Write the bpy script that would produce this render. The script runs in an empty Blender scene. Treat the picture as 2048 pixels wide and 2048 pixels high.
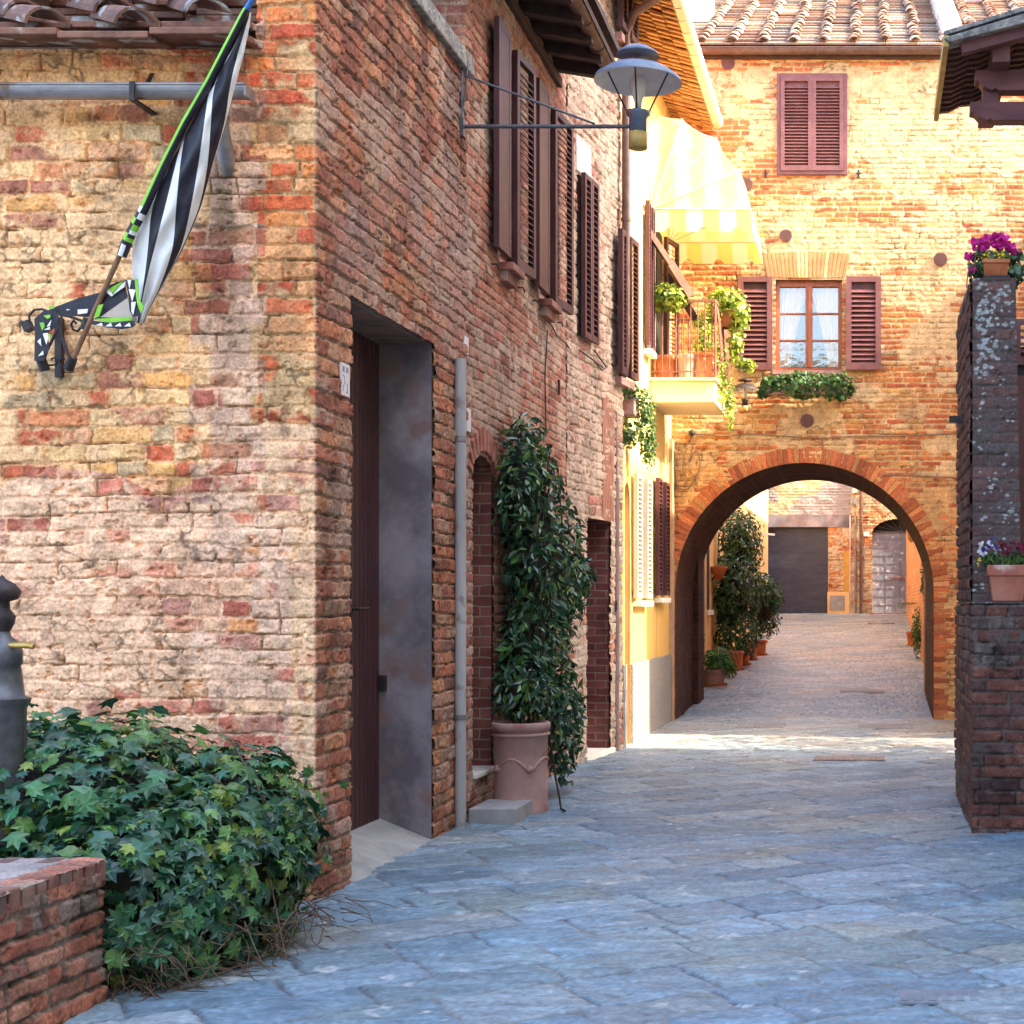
import bpy, math, random
import numpy as np
from mathutils import Vector, Matrix
random.seed(7); R = math.radians
SC = bpy.context.scene; COL = SC.collection
# ------------------------------------------------------------ camera, sky, sun, exposure
EYE = 1.5
cam = bpy.data.cameras.new('camera'); camo = bpy.data.objects.new('camera', cam); COL.objects.link(camo)
camo.location = (0, 0, EYE); camo.rotation_euler = (R(90), 0, 0)
cam.sensor_width = 36; cam.lens = 36 * 3000 / 2048
cam.shift_x = -(1743 - 1024) / 2048; cam.shift_y = (1208 - 1024) / 2048
cam.clip_end = 2000; SC.camera = camo
SUN_EL = 38.0; SUN_AZ = 9.0         # sun stands to the right (+X), turned SUN_AZ degrees towards the viewer's side
sd = Vector((math.cos(R(SUN_EL)) * math.cos(R(SUN_AZ)), -math.cos(R(SUN_EL)) * math.sin(R(SUN_AZ)), math.sin(R(SUN_EL))))
W = bpy.data.worlds.new('World'); SC.world = W; W.use_nodes = True
nt = W.node_tree; sky = nt.nodes.new('ShaderNodeTexSky'); sky.sky_type = 'NISHITA'; sky.sun_disc = False
sky.sun_elevation = R(SUN_EL); sky.sun_rotation = math.atan2(sd.x, sd.y); sky.dust_density = 3.5; sky.air_density = 1.0
nt.links.new(sky.outputs[0], nt.nodes['Background'].inputs[0]); nt.nodes['Background'].inputs[1].default_value = 0.15
sl = bpy.data.lights.new('sun', 'SUN'); sl.energy = 2.25; sl.angle = R(0.5); sl.color = (1.0, 0.86, 0.62)
so = bpy.data.objects.new('sun', sl); COL.objects.link(so); so.rotation_euler = sd.to_track_quat('Z', 'Y').to_euler(); so.location = (20, -5, 20)
SC.view_settings.view_transform = 'Standard'; SC.view_settings.look = 'None'; SC.view_settings.gamma = 1
SC.view_settings.exposure = 3.02
SC.cycles.max_bounces = 8; SC.cycles.diffuse_bounces = 5; SC.cycles.use_denoising = True

# ------------------------------------------------------------ helpers
def P(x, y, Y): return ((x - 1743) * Y / 3000, Y, EYE - (y - 1208) * Y / 3000)
def PXp(x, y, X):
    Y = 3000 * X / (x - 1743); return (X, Y, EYE - (y - 1208) * Y / 3000)
def tag(o, label=None, cat=None, group=None, kind=None):
    if label: o['label'] = label
    if cat: o['category'] = cat
    if group: o['group'] = group
    if kind: o['kind'] = kind
    return o
def thing(name, label, cat, loc, group=None):
    o = bpy.data.objects.new(name, None); COL.objects.link(o); o.location = loc; o.empty_display_size = .1
    return tag(o, label, cat, group)
def link(o, parent):
    COL.objects.link(o)
    if parent is not None:
        o.parent = parent
        if parent.type == 'EMPTY': o.matrix_parent_inverse = Matrix.Translation(-Vector(parent.location))
    return o
def copy_tree(o, parent=None, delta=None):
    c = o.copy(); COL.objects.link(c)
    if parent is not None: c.parent = parent
    if delta is not None: c.location = o.location + Vector(delta)
    for ch in list(o.children): copy_tree(ch, c)
    return c

class MB:
    def __init__(s): s.v = []; s.f = []; s.m = []; s.sm = []
    def add(s, vs, fs, m=0, sm=False):
        b = len(s.v); s.v += [tuple(p) for p in vs]
        for f in fs: s.f.append([b + i for i in f]); s.m.append(m); s.sm.append(sm)
        return s
    def obox(s, o, a, b, c, m=0):
        o, a, b, c = map(Vector, (o, a, b, c))
        vs = [o, o + a, o + a + b, o + b, o + c, o + a + c, o + a + b + c, o + b + c]
        fs = [(0, 3, 2, 1), (4, 5, 6, 7), (0, 1, 5, 4), (1, 2, 6, 5), (2, 3, 7, 6), (3, 0, 4, 7)]
        if a.cross(b).dot(c) < 0: fs = [f[::-1] for f in fs]
        return s.add(vs, fs, m)
    def box(s, x0, x1, y0, y1, z0, z1, m=0):
        return s.obox((x0, y0, z0), (x1 - x0, 0, 0), (0, y1 - y0, 0), (0, 0, z1 - z0), m)
    def beam(s, p, q, w, h, up=(0, 0, 1), m=0):
        p, q = Vector(p), Vector(q); d = q - p; u = Vector(up)
        sd_ = d.cross(u).normalized(); u = sd_.cross(d).normalized()
        return s.obox(p - sd_ * w / 2 - u * h / 2, d, sd_ * w, u * h, m)
    def tube(s, pts, r, n=10, m=0, cap=True):
        pts = [Vector(p) for p in pts]; k = len(pts); rs = r if isinstance(r, (list, tuple)) else [r] * k
        vs = []; prev = None
        for i, p in enumerate(pts):
            d = (pts[min(i + 1, k - 1)] - pts[max(i - 1, 0)]).normalized()
            if prev is None:
                a = d.orthogonal().normalized()
            else:
                a = (prev - d * prev.dot(d)); a = a.normalized() if a.length > 1e-6 else d.orthogonal().normalized()
            prev = a; b = d.cross(a)
            for j in range(n):
                t = 2 * math.pi * j / n; vs.append(p + (a * math.cos(t) + b * math.sin(t)) * rs[i])
        fs = [(i * n + j, i * n + (j + 1) % n, (i + 1) * n + (j + 1) % n, (i + 1) * n + j) for i in range(k - 1) for j in range(n)]
        s.add(vs, fs, m, True)
        if cap: s.add(vs[:n], [tuple(range(n))[::-1]], m); s.add(vs[-n:], [tuple(range(n))], m)
        return s
    def lathe(s, prof, c, n=24, m=0, axis=None, flute=0):
        vs = []
        for (r, z) in prof:
            for j in range(n):
                t = 2 * math.pi * j / n; rr = r * (1 - (flute if j % 2 else 0))
                vs.append((c[0] + rr * math.cos(t), c[1] + rr * math.sin(t), c[2] + z))
        k = len(prof)
        fs = [(i * n + j, i * n + (j + 1) % n, (i + 1) * n + (j + 1) % n, (i + 1) * n + j) for i in range(k - 1) for j in range(n)]
        return s.add(vs, fs, m, True)
    def prism(s, poly, off, m=0):
        n = len(poly); off = Vector(off); vs = [Vector(p) for p in poly] + [Vector(p) + off for p in poly]
        nrm = Vector((0, 0, 0))
        for i in range(n):
            a = Vector(poly[i]); b = Vector(poly[(i + 1) % n]); nrm += a.cross(b)
        fs = [tuple(range(n))[::-1], tuple(range(n, 2 * n))] + [(i, (i + 1) % n, n + (i + 1) % n, n + i) for i in range(n)]
        if nrm.dot(off) < 0: fs = [f[::-1] for f in fs]
        return s.add(vs, fs, m)
    def build(s, name, mats, parent=None, bevel=0, loc=None):
        me = bpy.data.meshes.new(name)
        vs = s.v if loc is None else [(a - loc[0], b - loc[1], c - loc[2]) for a, b, c in s.v]
        me.from_pydata(vs, [], s.f); me.update()
        for mt in (mats if isinstance(mats, (list, tuple)) else [mats]): me.materials.append(mt)
        me.polygons.foreach_set('material_index', s.m); me.polygons.foreach_set('use_smooth', s.sm)
        o = bpy.data.objects.new(name, me); link(o, parent)
        if loc is not None and parent is None: o.location = loc
        if bevel:
            b = o.modifiers.new('bevel', 'BEVEL'); b.width = bevel; b.segments = 2; b.limit_method = 'ANGLE'; b.angle_limit = R(50)
        return o

def np_mesh(name, V, F, mat, parent=None, col=None, smooth=True, loc=None):
    V = np.asarray(V, np.float32)
    if loc is not None: V = V - np.array(loc, np.float32)
    F = np.asarray(F, np.int32); k = F.shape[1]
    me = bpy.data.meshes.new(name); me.vertices.add(len(V)); me.vertices.foreach_set('co', V.ravel())
    me.loops.add(F.size); me.loops.foreach_set('vertex_index', F.ravel())
    me.polygons.add(len(F)); me.polygons.foreach_set('loop_start', np.arange(0, F.size, k, dtype=np.int32))
    me.polygons.foreach_set('loop_total', np.full(len(F), k, np.int32))
    me.polygons.foreach_set('use_smooth', np.full(len(F), smooth, bool)); me.update(calc_edges=True)
    if col is not None:
        at = me.color_attributes.new('Col', 'FLOAT_COLOR', 'POINT')
        c = np.ones((len(V), 4), np.float32); c[:, :3] = col; at.data.foreach_set('color', c.ravel())
    me.materials.append(mat)
    o = bpy.data.objects.new(name, me); link(o, parent)
    if loc is not None and parent is None: o.location = loc
    return o

# ---- value noise
_T = np.random.RandomState(3).rand(256, 256).astype(np.float32)
def vn(x, y):
    xi = np.floor(x).astype(int); yi = np.floor(y).astype(int); fx = x - xi; fy = y - yi
    fx = fx * fx * (3 - 2 * fx); fy = fy * fy * (3 - 2 * fy); g = lambda a, b: _T[b & 255, a & 255]
    return (g(xi, yi) * (1 - fx) + g(xi + 1, yi) * fx) * (1 - fy) + (g(xi, yi + 1) * (1 - fx) + g(xi + 1, yi + 1) * fx) * fy
def fbm(x, y, o=4, s=0.0):
    r = 0; a = .5; t = 0
    for i in range(o):
        r = r + a * vn(x + 17.3 * i + s, y + 9.1 * i + s * 1.7); t += a; a *= .5; x = x * 2.03; y = y * 2.03
    return r / t
def sst(a, b, x):
    t = np.clip((x - a) / (b - a), 0, 1); return t * t * (3 - 2 * t)
def lerp(a, b, t): return a * (1 - t) + b * t

PAL = {
 'quoin': [(.76,.22,.07),(.70,.15,.055),(.80,.28,.09),(.58,.11,.05),(.80,.36,.15),(.64,.17,.07)],
 'rub': [(.78,.40,.15),(.68,.24,.10),(.82,.48,.21),(.60,.15,.07),(.74,.36,.18),(.46,.17,.10),(.84,.52,.26),(.82,.38,.12),(.64,.42,.22)],
 'tooth': [(.44,.13,.08),(.50,.22,.12),(.36,.20,.14),(.52,.17,.09),(.56,.33,.22)],
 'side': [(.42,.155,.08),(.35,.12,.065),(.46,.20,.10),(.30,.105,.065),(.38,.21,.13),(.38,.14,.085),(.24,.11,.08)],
 'rublow': [(.74,.32,.19),(.80,.43,.26),(.62,.19,.12),(.54,.15,.09),(.82,.47,.27),(.76,.32,.13),(.56,.25,.17),(.46,.20,.14)],
 'sideb': [(.37,.135,.085),(.32,.11,.075),(.40,.185,.12),(.28,.105,.075),(.36,.16,.11)],
 'stone': [(.34,.21,.15),(.30,.16,.12),(.38,.26,.19),(.30,.12,.09),(.40,.28,.20)],
 'arch': [(.50,.17,.055),(.46,.135,.05),(.54,.22,.07),(.42,.11,.045),(.54,.28,.10)],
 'archlow': [(.50,.16,.06),(.46,.13,.055),(.54,.21,.08),(.34,.10,.05),(.52,.24,.10)],
 'dark': [(.14,.055,.045),(.11,.048,.04),(.18,.07,.05),(.095,.05,.045)],
}
def masonry(U, V, rows=(.08, .095), lens=(.14, .28), joint=.012, wob=.004, seed=0, zones=None, pal='side', mortar=(.5, .38, .26),
            cover=0.0, depth=.012, rough=.003, stain=.25, u_range=None, v_range=None, edge=.006, post=None):
    rs = np.random.RandomState(seed)
    u0, u1 = u_range; v0, v1 = v_range
    Uw = U + wob * 2 * (fbm(U * 5, V * 5, 3, seed) - .5) + wob * 1.2 * (fbm(U * 25, V * 25, 2, seed + 3) - .5)
    Vw = V + wob * 4 * (fbm(U * 1.3, V * 1.3, 2, seed + 5) - .5) + wob * 2 * (fbm(U * 8, V * 12, 3, seed + 9) - .5)
    vb = [v0 - .3]
    while vb[-1] < v1 + .3: vb.append(vb[-1] + rs.uniform(*rows))
    vb = np.array(vb); ri = np.clip(np.searchsorted(vb, Vw.ravel()) - 1, 0, len(vb) - 2)
    Uf = Uw.ravel(); du = np.zeros_like(Uf); r1 = np.zeros_like(Uf); r2 = np.zeros_like(Uf); r3 = np.zeros_like(Uf)
    order = np.argsort(ri, kind='stable'); bnd = np.searchsorted(ri[order], np.arange(len(vb)))
    for r in range(len(vb) - 1):
        idx = order[bnd[r]:bnd[r + 1]]
        ub = [u0 - .3 - rs.uniform(0, .2)]
        while ub[-1] < u1 + .3: ub.append(ub[-1] + rs.choice(lens) * rs.uniform(.92, 1.08))
        ub = np.array(ub); A = rs.rand(len(ub)); B = rs.rand(len(ub)); C = rs.rand(len(ub))
        if len(idx) == 0: continue
        k = np.clip(np.searchsorted(ub, Uf[idx]) - 1, 0, len(ub) - 2)
        du[idx] = np.minimum(Uf[idx] - ub[k], ub[k + 1] - Uf[idx]); r1[idx] = A[k]; r2[idx] = B[k]; r3[idx] = C[k]
    dv = np.minimum(Vw.ravel() - vb[ri], vb[ri + 1] - Vw.ravel())
    sh = U.shape; du = du.reshape(sh); dv = dv.reshape(sh); r1 = r1.reshape(sh); r2 = r2.reshape(sh); r3 = r3.reshape(sh)
    e = np.minimum(du, dv) - joint / 2 + edge * (fbm(U * 30, V * 30, 3, seed + 1) - .5)
    s = sst(0, .0055, e)
    cz = cover if not callable(cover) else cover(U, V)
    cv = fbm(U * 2.2, V * 3.0, 5, seed + 21) * .65 + .2 * r3 + .15 * fbm(U * 14, V * 14, 3, seed + 2)
    cm = sst(.62 - .45 * cz, .70 - .45 * cz, cv) * (cz > 0)
    # colours
    col = np.zeros(sh + (3,), np.float32)
    zs = zones(U, V) if zones else [(pal, np.ones(sh, bool), mortar)]
    for nm, msk, mo in zs:
        p = np.array(PAL[nm], np.float32); c = p[(r1 * len(p)).astype(int) % len(p)]
        c = c * (.82 + .36 * r2)[..., None]
        t = (fbm(U * 18, V * 18, 4, seed + 31) - .5)[..., None]
        c = c * (1 + t * .9)
        pale = sst(.52, .72, fbm(U * 9, V * 9, 4, seed + 77))[..., None]
        c = lerp(c, c * .6 + np.array(mo) * .4, pale * .4)
        c = c * (.86 + .28 * fbm(U * 70, V * 70, 2, seed + 8))[..., None]
        mcol = np.array(mo, np.float32) * (.62 + .76 * fbm(U * 12, V * 12, 4, seed + 41))[..., None]
        crk = sst(.022, .004, abs(fbm(U * 4.5, V * 5.5, 4, seed + 43) - .5)) * sst(.45, .6, fbm(U * 2, V * 2, 2, seed + 44)); mcol = mcol * (1 - .6 * crk[..., None])
        k = (s * (1 - cm))[..., None]
        cc = lerp(mcol, c, k)
        col[msk] = cc[msk]
    dk = sst(.60, .75, fbm(U * 3.2, V * 2.2, 5, seed + 51)) * stain
    dk2 = sst(.66, .74, fbm(U * 16, V * 22, 4, seed + 61)) * stain * 1.2
    col *= (1 - np.clip(dk + dk2, 0, .8))[..., None]
    if post is not None: col = post(U, V, col)
    gap = sst(.55, .62, fbm(U * 6, V * 8, 3, seed + 101)) * (1 - sst(.0, .003, abs(np.minimum(du, dv) + .008 * (fbm(U * 20, V * 20, 2, seed) - .5)) - joint * .15))
    col *= (1 - .6 * gap)[..., None]
    h = s * depth * (.5 + .9 * r3) * (1 - .55 * cm) + cm * depth * .5
    h += rough * 2 * (fbm(U * 35, V * 35, 4, seed + 71) - .5) + rough * 3 * (fbm(U * 7, V * 7, 3, seed + 81) - .5)
    pits = sst(.70, .78, fbm(U * 20, V * 26, 3, seed + 91))
    h -= pits * rough * 2.2 + gap * depth * .7
    return h, col

def grid_faces(nu, nv, keep=None):
    i, j = np.meshgrid(np.arange(nu - 1), np.arange(nv - 1), indexing='ij')
    a = (i * nv + j).ravel(); F = np.stack([a, a + nv, a + nv + 1, a + 1], 1)
    return F if keep is None else F[keep.ravel()]

def wall_path(name, path, v0, v1, du, dv, mat, parent, hole=None, **cfg):
    """masonry sheet whose plan follows path (list of (X,Y)), outward normal to the right of travel"""
    path = [Vector(p) for p in path]; cum = [0]
    for a, b in zip(path, path[1:]): cum.append(cum[-1] + (b - a).length)
    us = []
    for k in range(len(path) - 1):
        n = max(1, int(round((cum[k + 1] - cum[k]) / (du[k] if isinstance(du, (list, tuple)) else du))))
        us += list(np.linspace(cum[k], cum[k + 1], n, endpoint=False))
    us = np.array(us + [cum[-1]]); vs = np.arange(v0, v1 + dv / 2, dv)
    nseg = []
    for a, b in zip(path, path[1:]):
        d = (b - a).normalized(); nseg.append(np.array((d.y, -d.x)))
    pos = np.zeros((len(us), 2)); nr = np.zeros((len(us), 2))
    for i, u in enumerate(us):
        k = min(max(np.searchsorted(cum, u - 1e-9) - 1, 0), len(path) - 2)
        a, b = path[k], path[k + 1]; t = (u - cum[k]) / (cum[k + 1] - cum[k]); pos[i] = np.array(a.lerp(b, t)); nr[i] = nseg[k]
    for k in range(1, len(path) - 1):
        i = int(np.argmin(abs(us - cum[k]))); m = nseg[k - 1] + nseg[k]; m /= max(1 + nseg[k - 1].dot(nseg[k]), .3); nr[i] = m
    U, V = np.meshgrid(us, vs, indexing='ij')
    h, c = masonry(U, V, u_range=(us[0], us[-1]), v_range=(v0, v1), **cfg)
    co = np.stack([pos[:, 0][:, None] + h * nr[:, 0][:, None], pos[:, 1][:, None] + h * nr[:, 1][:, None], V], -1)
    keep = None
    if hole:
        uc = (us[1:] + us[:-1]) / 2; vc = (vs[1:] + vs[:-1]) / 2; A, B = np.meshgrid(uc, vc, indexing='ij'); keep = ~hole(A, B)
    return np_mesh(name, co.reshape(-1, 3), grid_faces(len(us), len(vs), keep), mat, parent, c.reshape(-1, 3))

# ------------------------------------------------------------ materials
def nodes(m):
    m.use_nodes = True; n = m.node_tree; return n, n.nodes['Principled BSDF']
def mat_attr(name, rough=.9, bump=.3, bscale=90, var=.35, spec=.25, trans=0.0):
    m = bpy.data.materials.new(name); n, b = nodes(m)
    at = n.nodes.new('ShaderNodeAttribute'); at.attribute_name = 'Col'
    tc = n.nodes.new('ShaderNodeTexCoord'); nz = n.nodes.new('ShaderNodeTexNoise'); nz.inputs['Scale'].default_value = bscale; nz.inputs['Detail'].default_value = 6
    n.links.new(tc.outputs['Object'], nz.inputs['Vector'])
    mr = n.nodes.new('ShaderNodeMapRange'); mr.inputs[1].default_value = .3; mr.inputs[2].default_value = .7
    mr.inputs[3].default_value = 1 - var; mr.inputs[4].default_value = 1 + var; n.links.new(nz.outputs[0], mr.inputs[0])
    mx = n.nodes.new('ShaderNodeVectorMath'); mx.operation = 'SCALE'; n.links.new(at.outputs['Color'], mx.inputs[0]); n.links.new(mr.outputs[0], mx.inputs['Scale'])
    n.links.new(mx.outputs[0], b.inputs['Base Color']); b.inputs['Roughness'].default_value = rough; b.inputs['Specular IOR Level'].default_value = spec
    if bump:
        bp = n.nodes.new('ShaderNodeBump'); bp.inputs['Strength'].default_value = bump; bp.inputs['Distance'].default_value = .004
        n.links.new(nz.outputs[0], bp.inputs['Height']); n.links.new(bp.outputs[0], b.inputs['Normal'])
    if trans:
        tr = n.nodes.new('ShaderNodeBsdfTranslucent'); n.links.new(mx.outputs[0], tr.inputs[0]); ms = n.nodes.new('ShaderNodeMixShader'); ms.inputs[0].default_value = trans
        n.links.new(b.outputs[0], ms.inputs[1]); n.links.new(tr.outputs[0], ms.inputs[2]); n.links.new(ms.outputs[0], n.nodes['Material Output'].inputs[0])
    return m
def mat_noise(name, c1, c2, scale=6, rough=.7, bump=.2, bscale=None, spec=.4, metal=0, lo=.4, hi=.62, stretch=(1, 1, 1), c3=None, s3=25, dist=.003):
    m = bpy.data.materials.new(name); n, b = nodes(m)
    tc = n.nodes.new('ShaderNodeTexCoord'); mp = n.nodes.new('ShaderNodeMapping'); mp.inputs['Scale'].default_value = stretch
    n.links.new(tc.outputs['Object'], mp.inputs[0])
    nz = n.nodes.new('ShaderNodeTexNoise'); nz.inputs['Scale'].default_value = scale; nz.inputs['Detail'].default_value = 8; nz.inputs['Roughness'].default_value = .65
    n.links.new(mp.outputs[0], nz.inputs['Vector'])
    cr = n.nodes.new('ShaderNodeValToRGB'); cr.color_ramp.elements[0].position = lo; cr.color_ramp.elements[1].position = hi
    cr.color_ramp.elements[0].color = (*c1, 1); cr.color_ramp.elements[1].color = (*c2, 1); n.links.new(nz.outputs[0], cr.inputs[0])
    out = cr.outputs[0]
    if c3:
        n3 = n.nodes.new('ShaderNodeTexNoise'); n3.inputs['Scale'].default_value = s3; n3.inputs['Detail'].default_value = 5; n.links.new(tc.outputs['Object'], n3.inputs['Vector'])
        r3 = n.nodes.new('ShaderNodeValToRGB'); r3.color_ramp.elements[0].position = .58; r3.color_ramp.elements[1].position = .66; n.links.new(n3.outputs[0], r3.inputs[0])
        mx = n.nodes.new('ShaderNodeMixRGB'); mx.inputs[2].default_value = (*c3, 1); n.links.new(r3.outputs[0], mx.inputs[0]); n.links.new(out, mx.inputs[1]); out = mx.outputs[0]
    n.links.new(out, b.inputs['Base Color']); b.inputs['Roughness'].default_value = rough; b.inputs['Specular IOR Level'].default_value = spec; b.inputs['Metallic'].default_value = metal
    if bump:
        nb = n.nodes.new('ShaderNodeTexNoise'); nb.inputs['Scale'].default_value = bscale or scale * 8; nb.inputs['Detail'].default_value = 8; n.links.new(mp.outputs[0], nb.inputs['Vector'])
        bp = n.nodes.new('ShaderNodeBump'); bp.inputs['Strength'].default_value = bump; bp.inputs['Distance'].default_value = dist
        n.links.new(nb.outputs[0], bp.inputs['Height']); n.links.new(bp.outputs[0], b.inputs['Normal'])
    return m
def mat_brick(name, c1, c2, mo, plane='YZ', bw=.28, bh=.08):
    m = bpy.data.materials.new(name); n, b = nodes(m)
    tc = n.nodes.new('ShaderNodeTexCoord'); sx = n.nodes.new('ShaderNodeSeparateXYZ'); cx = n.nodes.new('ShaderNodeCombineXYZ')
    nz = n.nodes.new('ShaderNodeTexNoise'); nz.inputs['Scale'].default_value = 7; n.links.new(tc.outputs['Object'], nz.inputs['Vector'])
    va = n.nodes.new('ShaderNodeVectorMath'); va.operation = 'MULTIPLY_ADD'; va.inputs[1].default_value = (.03,) * 3
    n.links.new(nz.outputs['Color'], va.inputs[0]); n.links.new(tc.outputs['Object'], va.inputs[2]); n.links.new(va.outputs[0], sx.inputs[0])
    n.links.new(sx.outputs['XYZ'.index(plane[0])], cx.inputs[0]); n.links.new(sx.outputs['XYZ'.index(plane[1])], cx.inputs[1])
    bt = n.nodes.new('ShaderNodeTexBrick'); bt.inputs['Scale'].default_value = 1; bt.inputs['Brick Width'].default_value = bw; bt.inputs['Row Height'].default_value = bh
    bt.inputs['Mortar Size'].default_value = .007; bt.inputs['Mortar Smooth'].default_value = .4; bt.inputs['Color1'].default_value = (*c1, 1); bt.inputs['Color2'].default_value = (*c2, 1); bt.inputs['Mortar'].default_value = (*mo, 1)
    n.links.new(cx.outputs[0], bt.inputs['Vector'])
    n2 = n.nodes.new('ShaderNodeTexNoise'); n2.inputs['Scale'].default_value = 4; n2.inputs['Detail'].default_value = 9; n.links.new(tc.outputs['Object'], n2.inputs['Vector'])
    mx = n.nodes.new('ShaderNodeMixRGB'); mx.blend_type = 'OVERLAY'; mx.inputs[0].default_value = .9; n.links.new(bt.outputs[0], mx.inputs[1]); n.links.new(n2.outputs[0], mx.inputs[2])
    n.links.new(mx.outputs[0], b.inputs['Base Color']); b.inputs['Roughness'].default_value = .9; b.inputs['Specular IOR Level'].default_value = .2
    bp = n.nodes.new('ShaderNodeBump'); bp.inputs['Distance'].default_value = .01; bp.inputs['Strength'].default_value = .7; bp.invert = True
    n.links.new(bt.outputs['Fac'], bp.inputs['Height']); n.links.new(bp.outputs[0], b.inputs['Normal'])
    return m
M_WALL = mat_attr('brick_masonry', .92, .8, 75, .34)
M_ROOF = mat_attr('old_roof_tile', .8, .5, 60, .45)
M_GROUND = mat_attr('paving_stone', .52, .9, 38, .28, spec=.5)
M_LEAF = mat_attr('ivy_leaf', .33, .15, 60, .18, spec=.55, trans=.12)
M_LEAFJ = mat_attr('glossy_leaf', .24, 0, 60, .18, spec=.75, trans=.1)
M_LEAF2 = mat_attr('thin_leaf', .45, 0, 60, .15, spec=.45, trans=.3)
M_PETAL = mat_attr('petal', .55, 0, 60, .1, spec=.3, trans=.3)
M_CONC = mat_noise('bare_concrete', (.14, .12, .14), (.30, .265, .29), 2.2, .85, .5, c3=(.22, .14, .13), s3=2.6)
M_CONC2 = mat_noise('grey_concrete', (.26, .26, .27), (.36, .35, .34), 5, .85, .4)
M_RAMP = mat_noise('cement_ramp', (.30, .30, .29), (.42, .40, .37), 4, .85, .3)
M_STONE = mat_noise('weathered_stone', (.12, .115, .11), (.30, .28, .26), 12, .9, .7, c3=(.42, .42, .38), s3=40)
M_LICH = mat_noise('lichen_stone', (.055, .048, .05), (.105, .085, .08), 9, .92, .8, c3=(.34, .36, .34), s3=15)
M_DOOR = mat_noise('maroon_door', (.055, .017, .02), (.075, .024, .026), 8, .5, .12, stretch=(1, 1, .15))
M_SHUT = mat_noise('maroon_shutter', (.05, .014, .017), (.09, .03, .032), 7, .55, .15, stretch=(1, 1, .3))
M_SHUTM = mat_noise('mauve_shutter', (.165, .060, .060), (.21, .085, .085), 7, .55, .12)
M_WOOD = mat_noise('purple_brown_beam', (.10, .035, .04), (.16, .06, .06), 6, .7, .3, stretch=(.3, 1, 1))
M_OLDW = mat_noise('old_wood', (.20, .10, .05), (.34, .19, .10), 9, .7, .3, stretch=(1, 1, .2))
M_DARKW = mat_noise('dark_eave_wood', (.045, .025, .02), (.08, .04, .03), 8, .8, .3)
M_IRON = mat_noise('black_iron', (.025, .02, .022), (.05, .04, .04), 20, .5, .2, metal=.3)
M_IRONG = mat_noise('grey_iron', (.07, .075, .085), (.12, .125, .14), 15, .45, .3, metal=.4)
M_LAMP = mat_noise('lamp_paint', (.10, .13, .19), (.17, .20, .26), 8, .4, .2, c3=(.22, .08, .05), s3=10)
M_WHITE = mat_noise('white_enamel', (.68, .68, .68), (.78, .78, .77), 10, .4, 0)
M_BRASS = mat_noise('brass', (.45, .28, .07), (.6, .4, .12), 20, .4, .1, metal=.6)
M_OCH = mat_noise('ochre_box', (.42, .28, .08), (.55, .38, .12), 10, .6, .1)
M_ZINC = mat_noise('old_zinc', (.20, .19, .20), (.33, .31, .31), 9, .45, .2, metal=.45, c3=(.17, .11, .08), s3=6, stretch=(.4, 1, 1))
M_COPP = mat_noise('brown_gutter', (.11, .06, .045), (.17, .10, .075), 8, .42, .1, metal=.3)
M_PIPE = mat_noise('grey_pipe', (.33, .32, .32), (.42, .41, .41), 6, .6, .2, stretch=(1, 1, .2), c3=(.25, .22, .2), s3=7)
M_TERR = mat_noise('terracotta', (.38, .12, .08), (.48, .19, .13), 5, .8, .3, c3=(.58, .40, .33), s3=7)
M_TERRD = mat_noise('terracotta_orange', (.42, .12, .045), (.52, .18, .07), 6, .8, .2)
M_TERRP = mat_noise('pink_terracotta', (.36, .20, .18), (.46, .28, .24), 4, .85, .3, c3=(.33, .15, .12), s3=6)
M_YEL = mat_noise('yellow_plaster', (.72, .46, .17), (.80, .54, .24), 1.6, .9, .25, bscale=60)
M_YELP = mat_noise('pale_yellow_plaster', (.76, .60, .34), (.82, .68, .42), 2, .9, .2, bscale=60)
M_PLINTH = mat_noise('roughcast_plinth', (.19, .165, .15), (.34, .30, .27), 55, .95, 1.0, bscale=70, dist=.01)
M_CREAM = mat_noise('cream_trim', (.74, .70, .60), (.80, .77, .68), 5, .8, .1)
M_CREAMS = mat_noise('cream_shutter', (.46, .40, .30), (.52, .46, .36), 5, .7, .1)
M_SOFF = mat_attr('soffit_tile', .85, .2, 60, .2)
M_BLK = mat_noise('dark_inside', (.012, .009, .009), (.02, .015, .014), 5, .9, 0)
M_FBLK = mat_noise('flag_black', (.016, .014, .022), (.024, .02, .032), 30, .55, .05, spec=.4)
M_FWHT = mat_noise('flag_white', (.80, .77, .74), (.84, .81, .79), 10, .6, .05)
M_FGRN = mat_noise('flag_lime', (.20, .50, .03), (.27, .60, .05), 10, .6, .05)
M_FBLU = mat_noise('flag_blue', (.03, .12, .38), (.04, .16, .45), 10, .6, .05)
M_SHDR = mat_noise('roller_steel', (.055, .062, .095), (.075, .085, .125), 3, .5, .1, stretch=(1, 1, 3), metal=.2)
M_GDOOR = mat_noise('scratched_grey_door', (.17, .18, .25), (.23, .25, .33), 5, .6, .1, c3=(.46, .46, .52), s3=9, stretch=(3, 1, .6))
M_PLQ = mat_noise('white_plaque', (.68, .66, .68), (.74, .72, .73), 5, .4, 0)
M_INK = mat_noise('plaque_ink', (.22, .22, .32), (.26, .26, .36), 5, .5, 0)
M_VENT = mat_noise('vent_cover', (.16, .075, .07), (.21, .10, .095), 9, .6, .1)
M_CABLE = mat_noise('old_cable', (.20, .14, .10), (.30, .21, .15), 20, .7, 0)
M_WIRE = mat_noise('dark_wire', (.03, .025, .03), (.05, .04, .045), 20, .7, 0)
M_WINW = mat_noise('window_wood', (.30, .09, .045), (.38, .13, .06), 10, .45, .1, stretch=(1, 1, .3))
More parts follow.
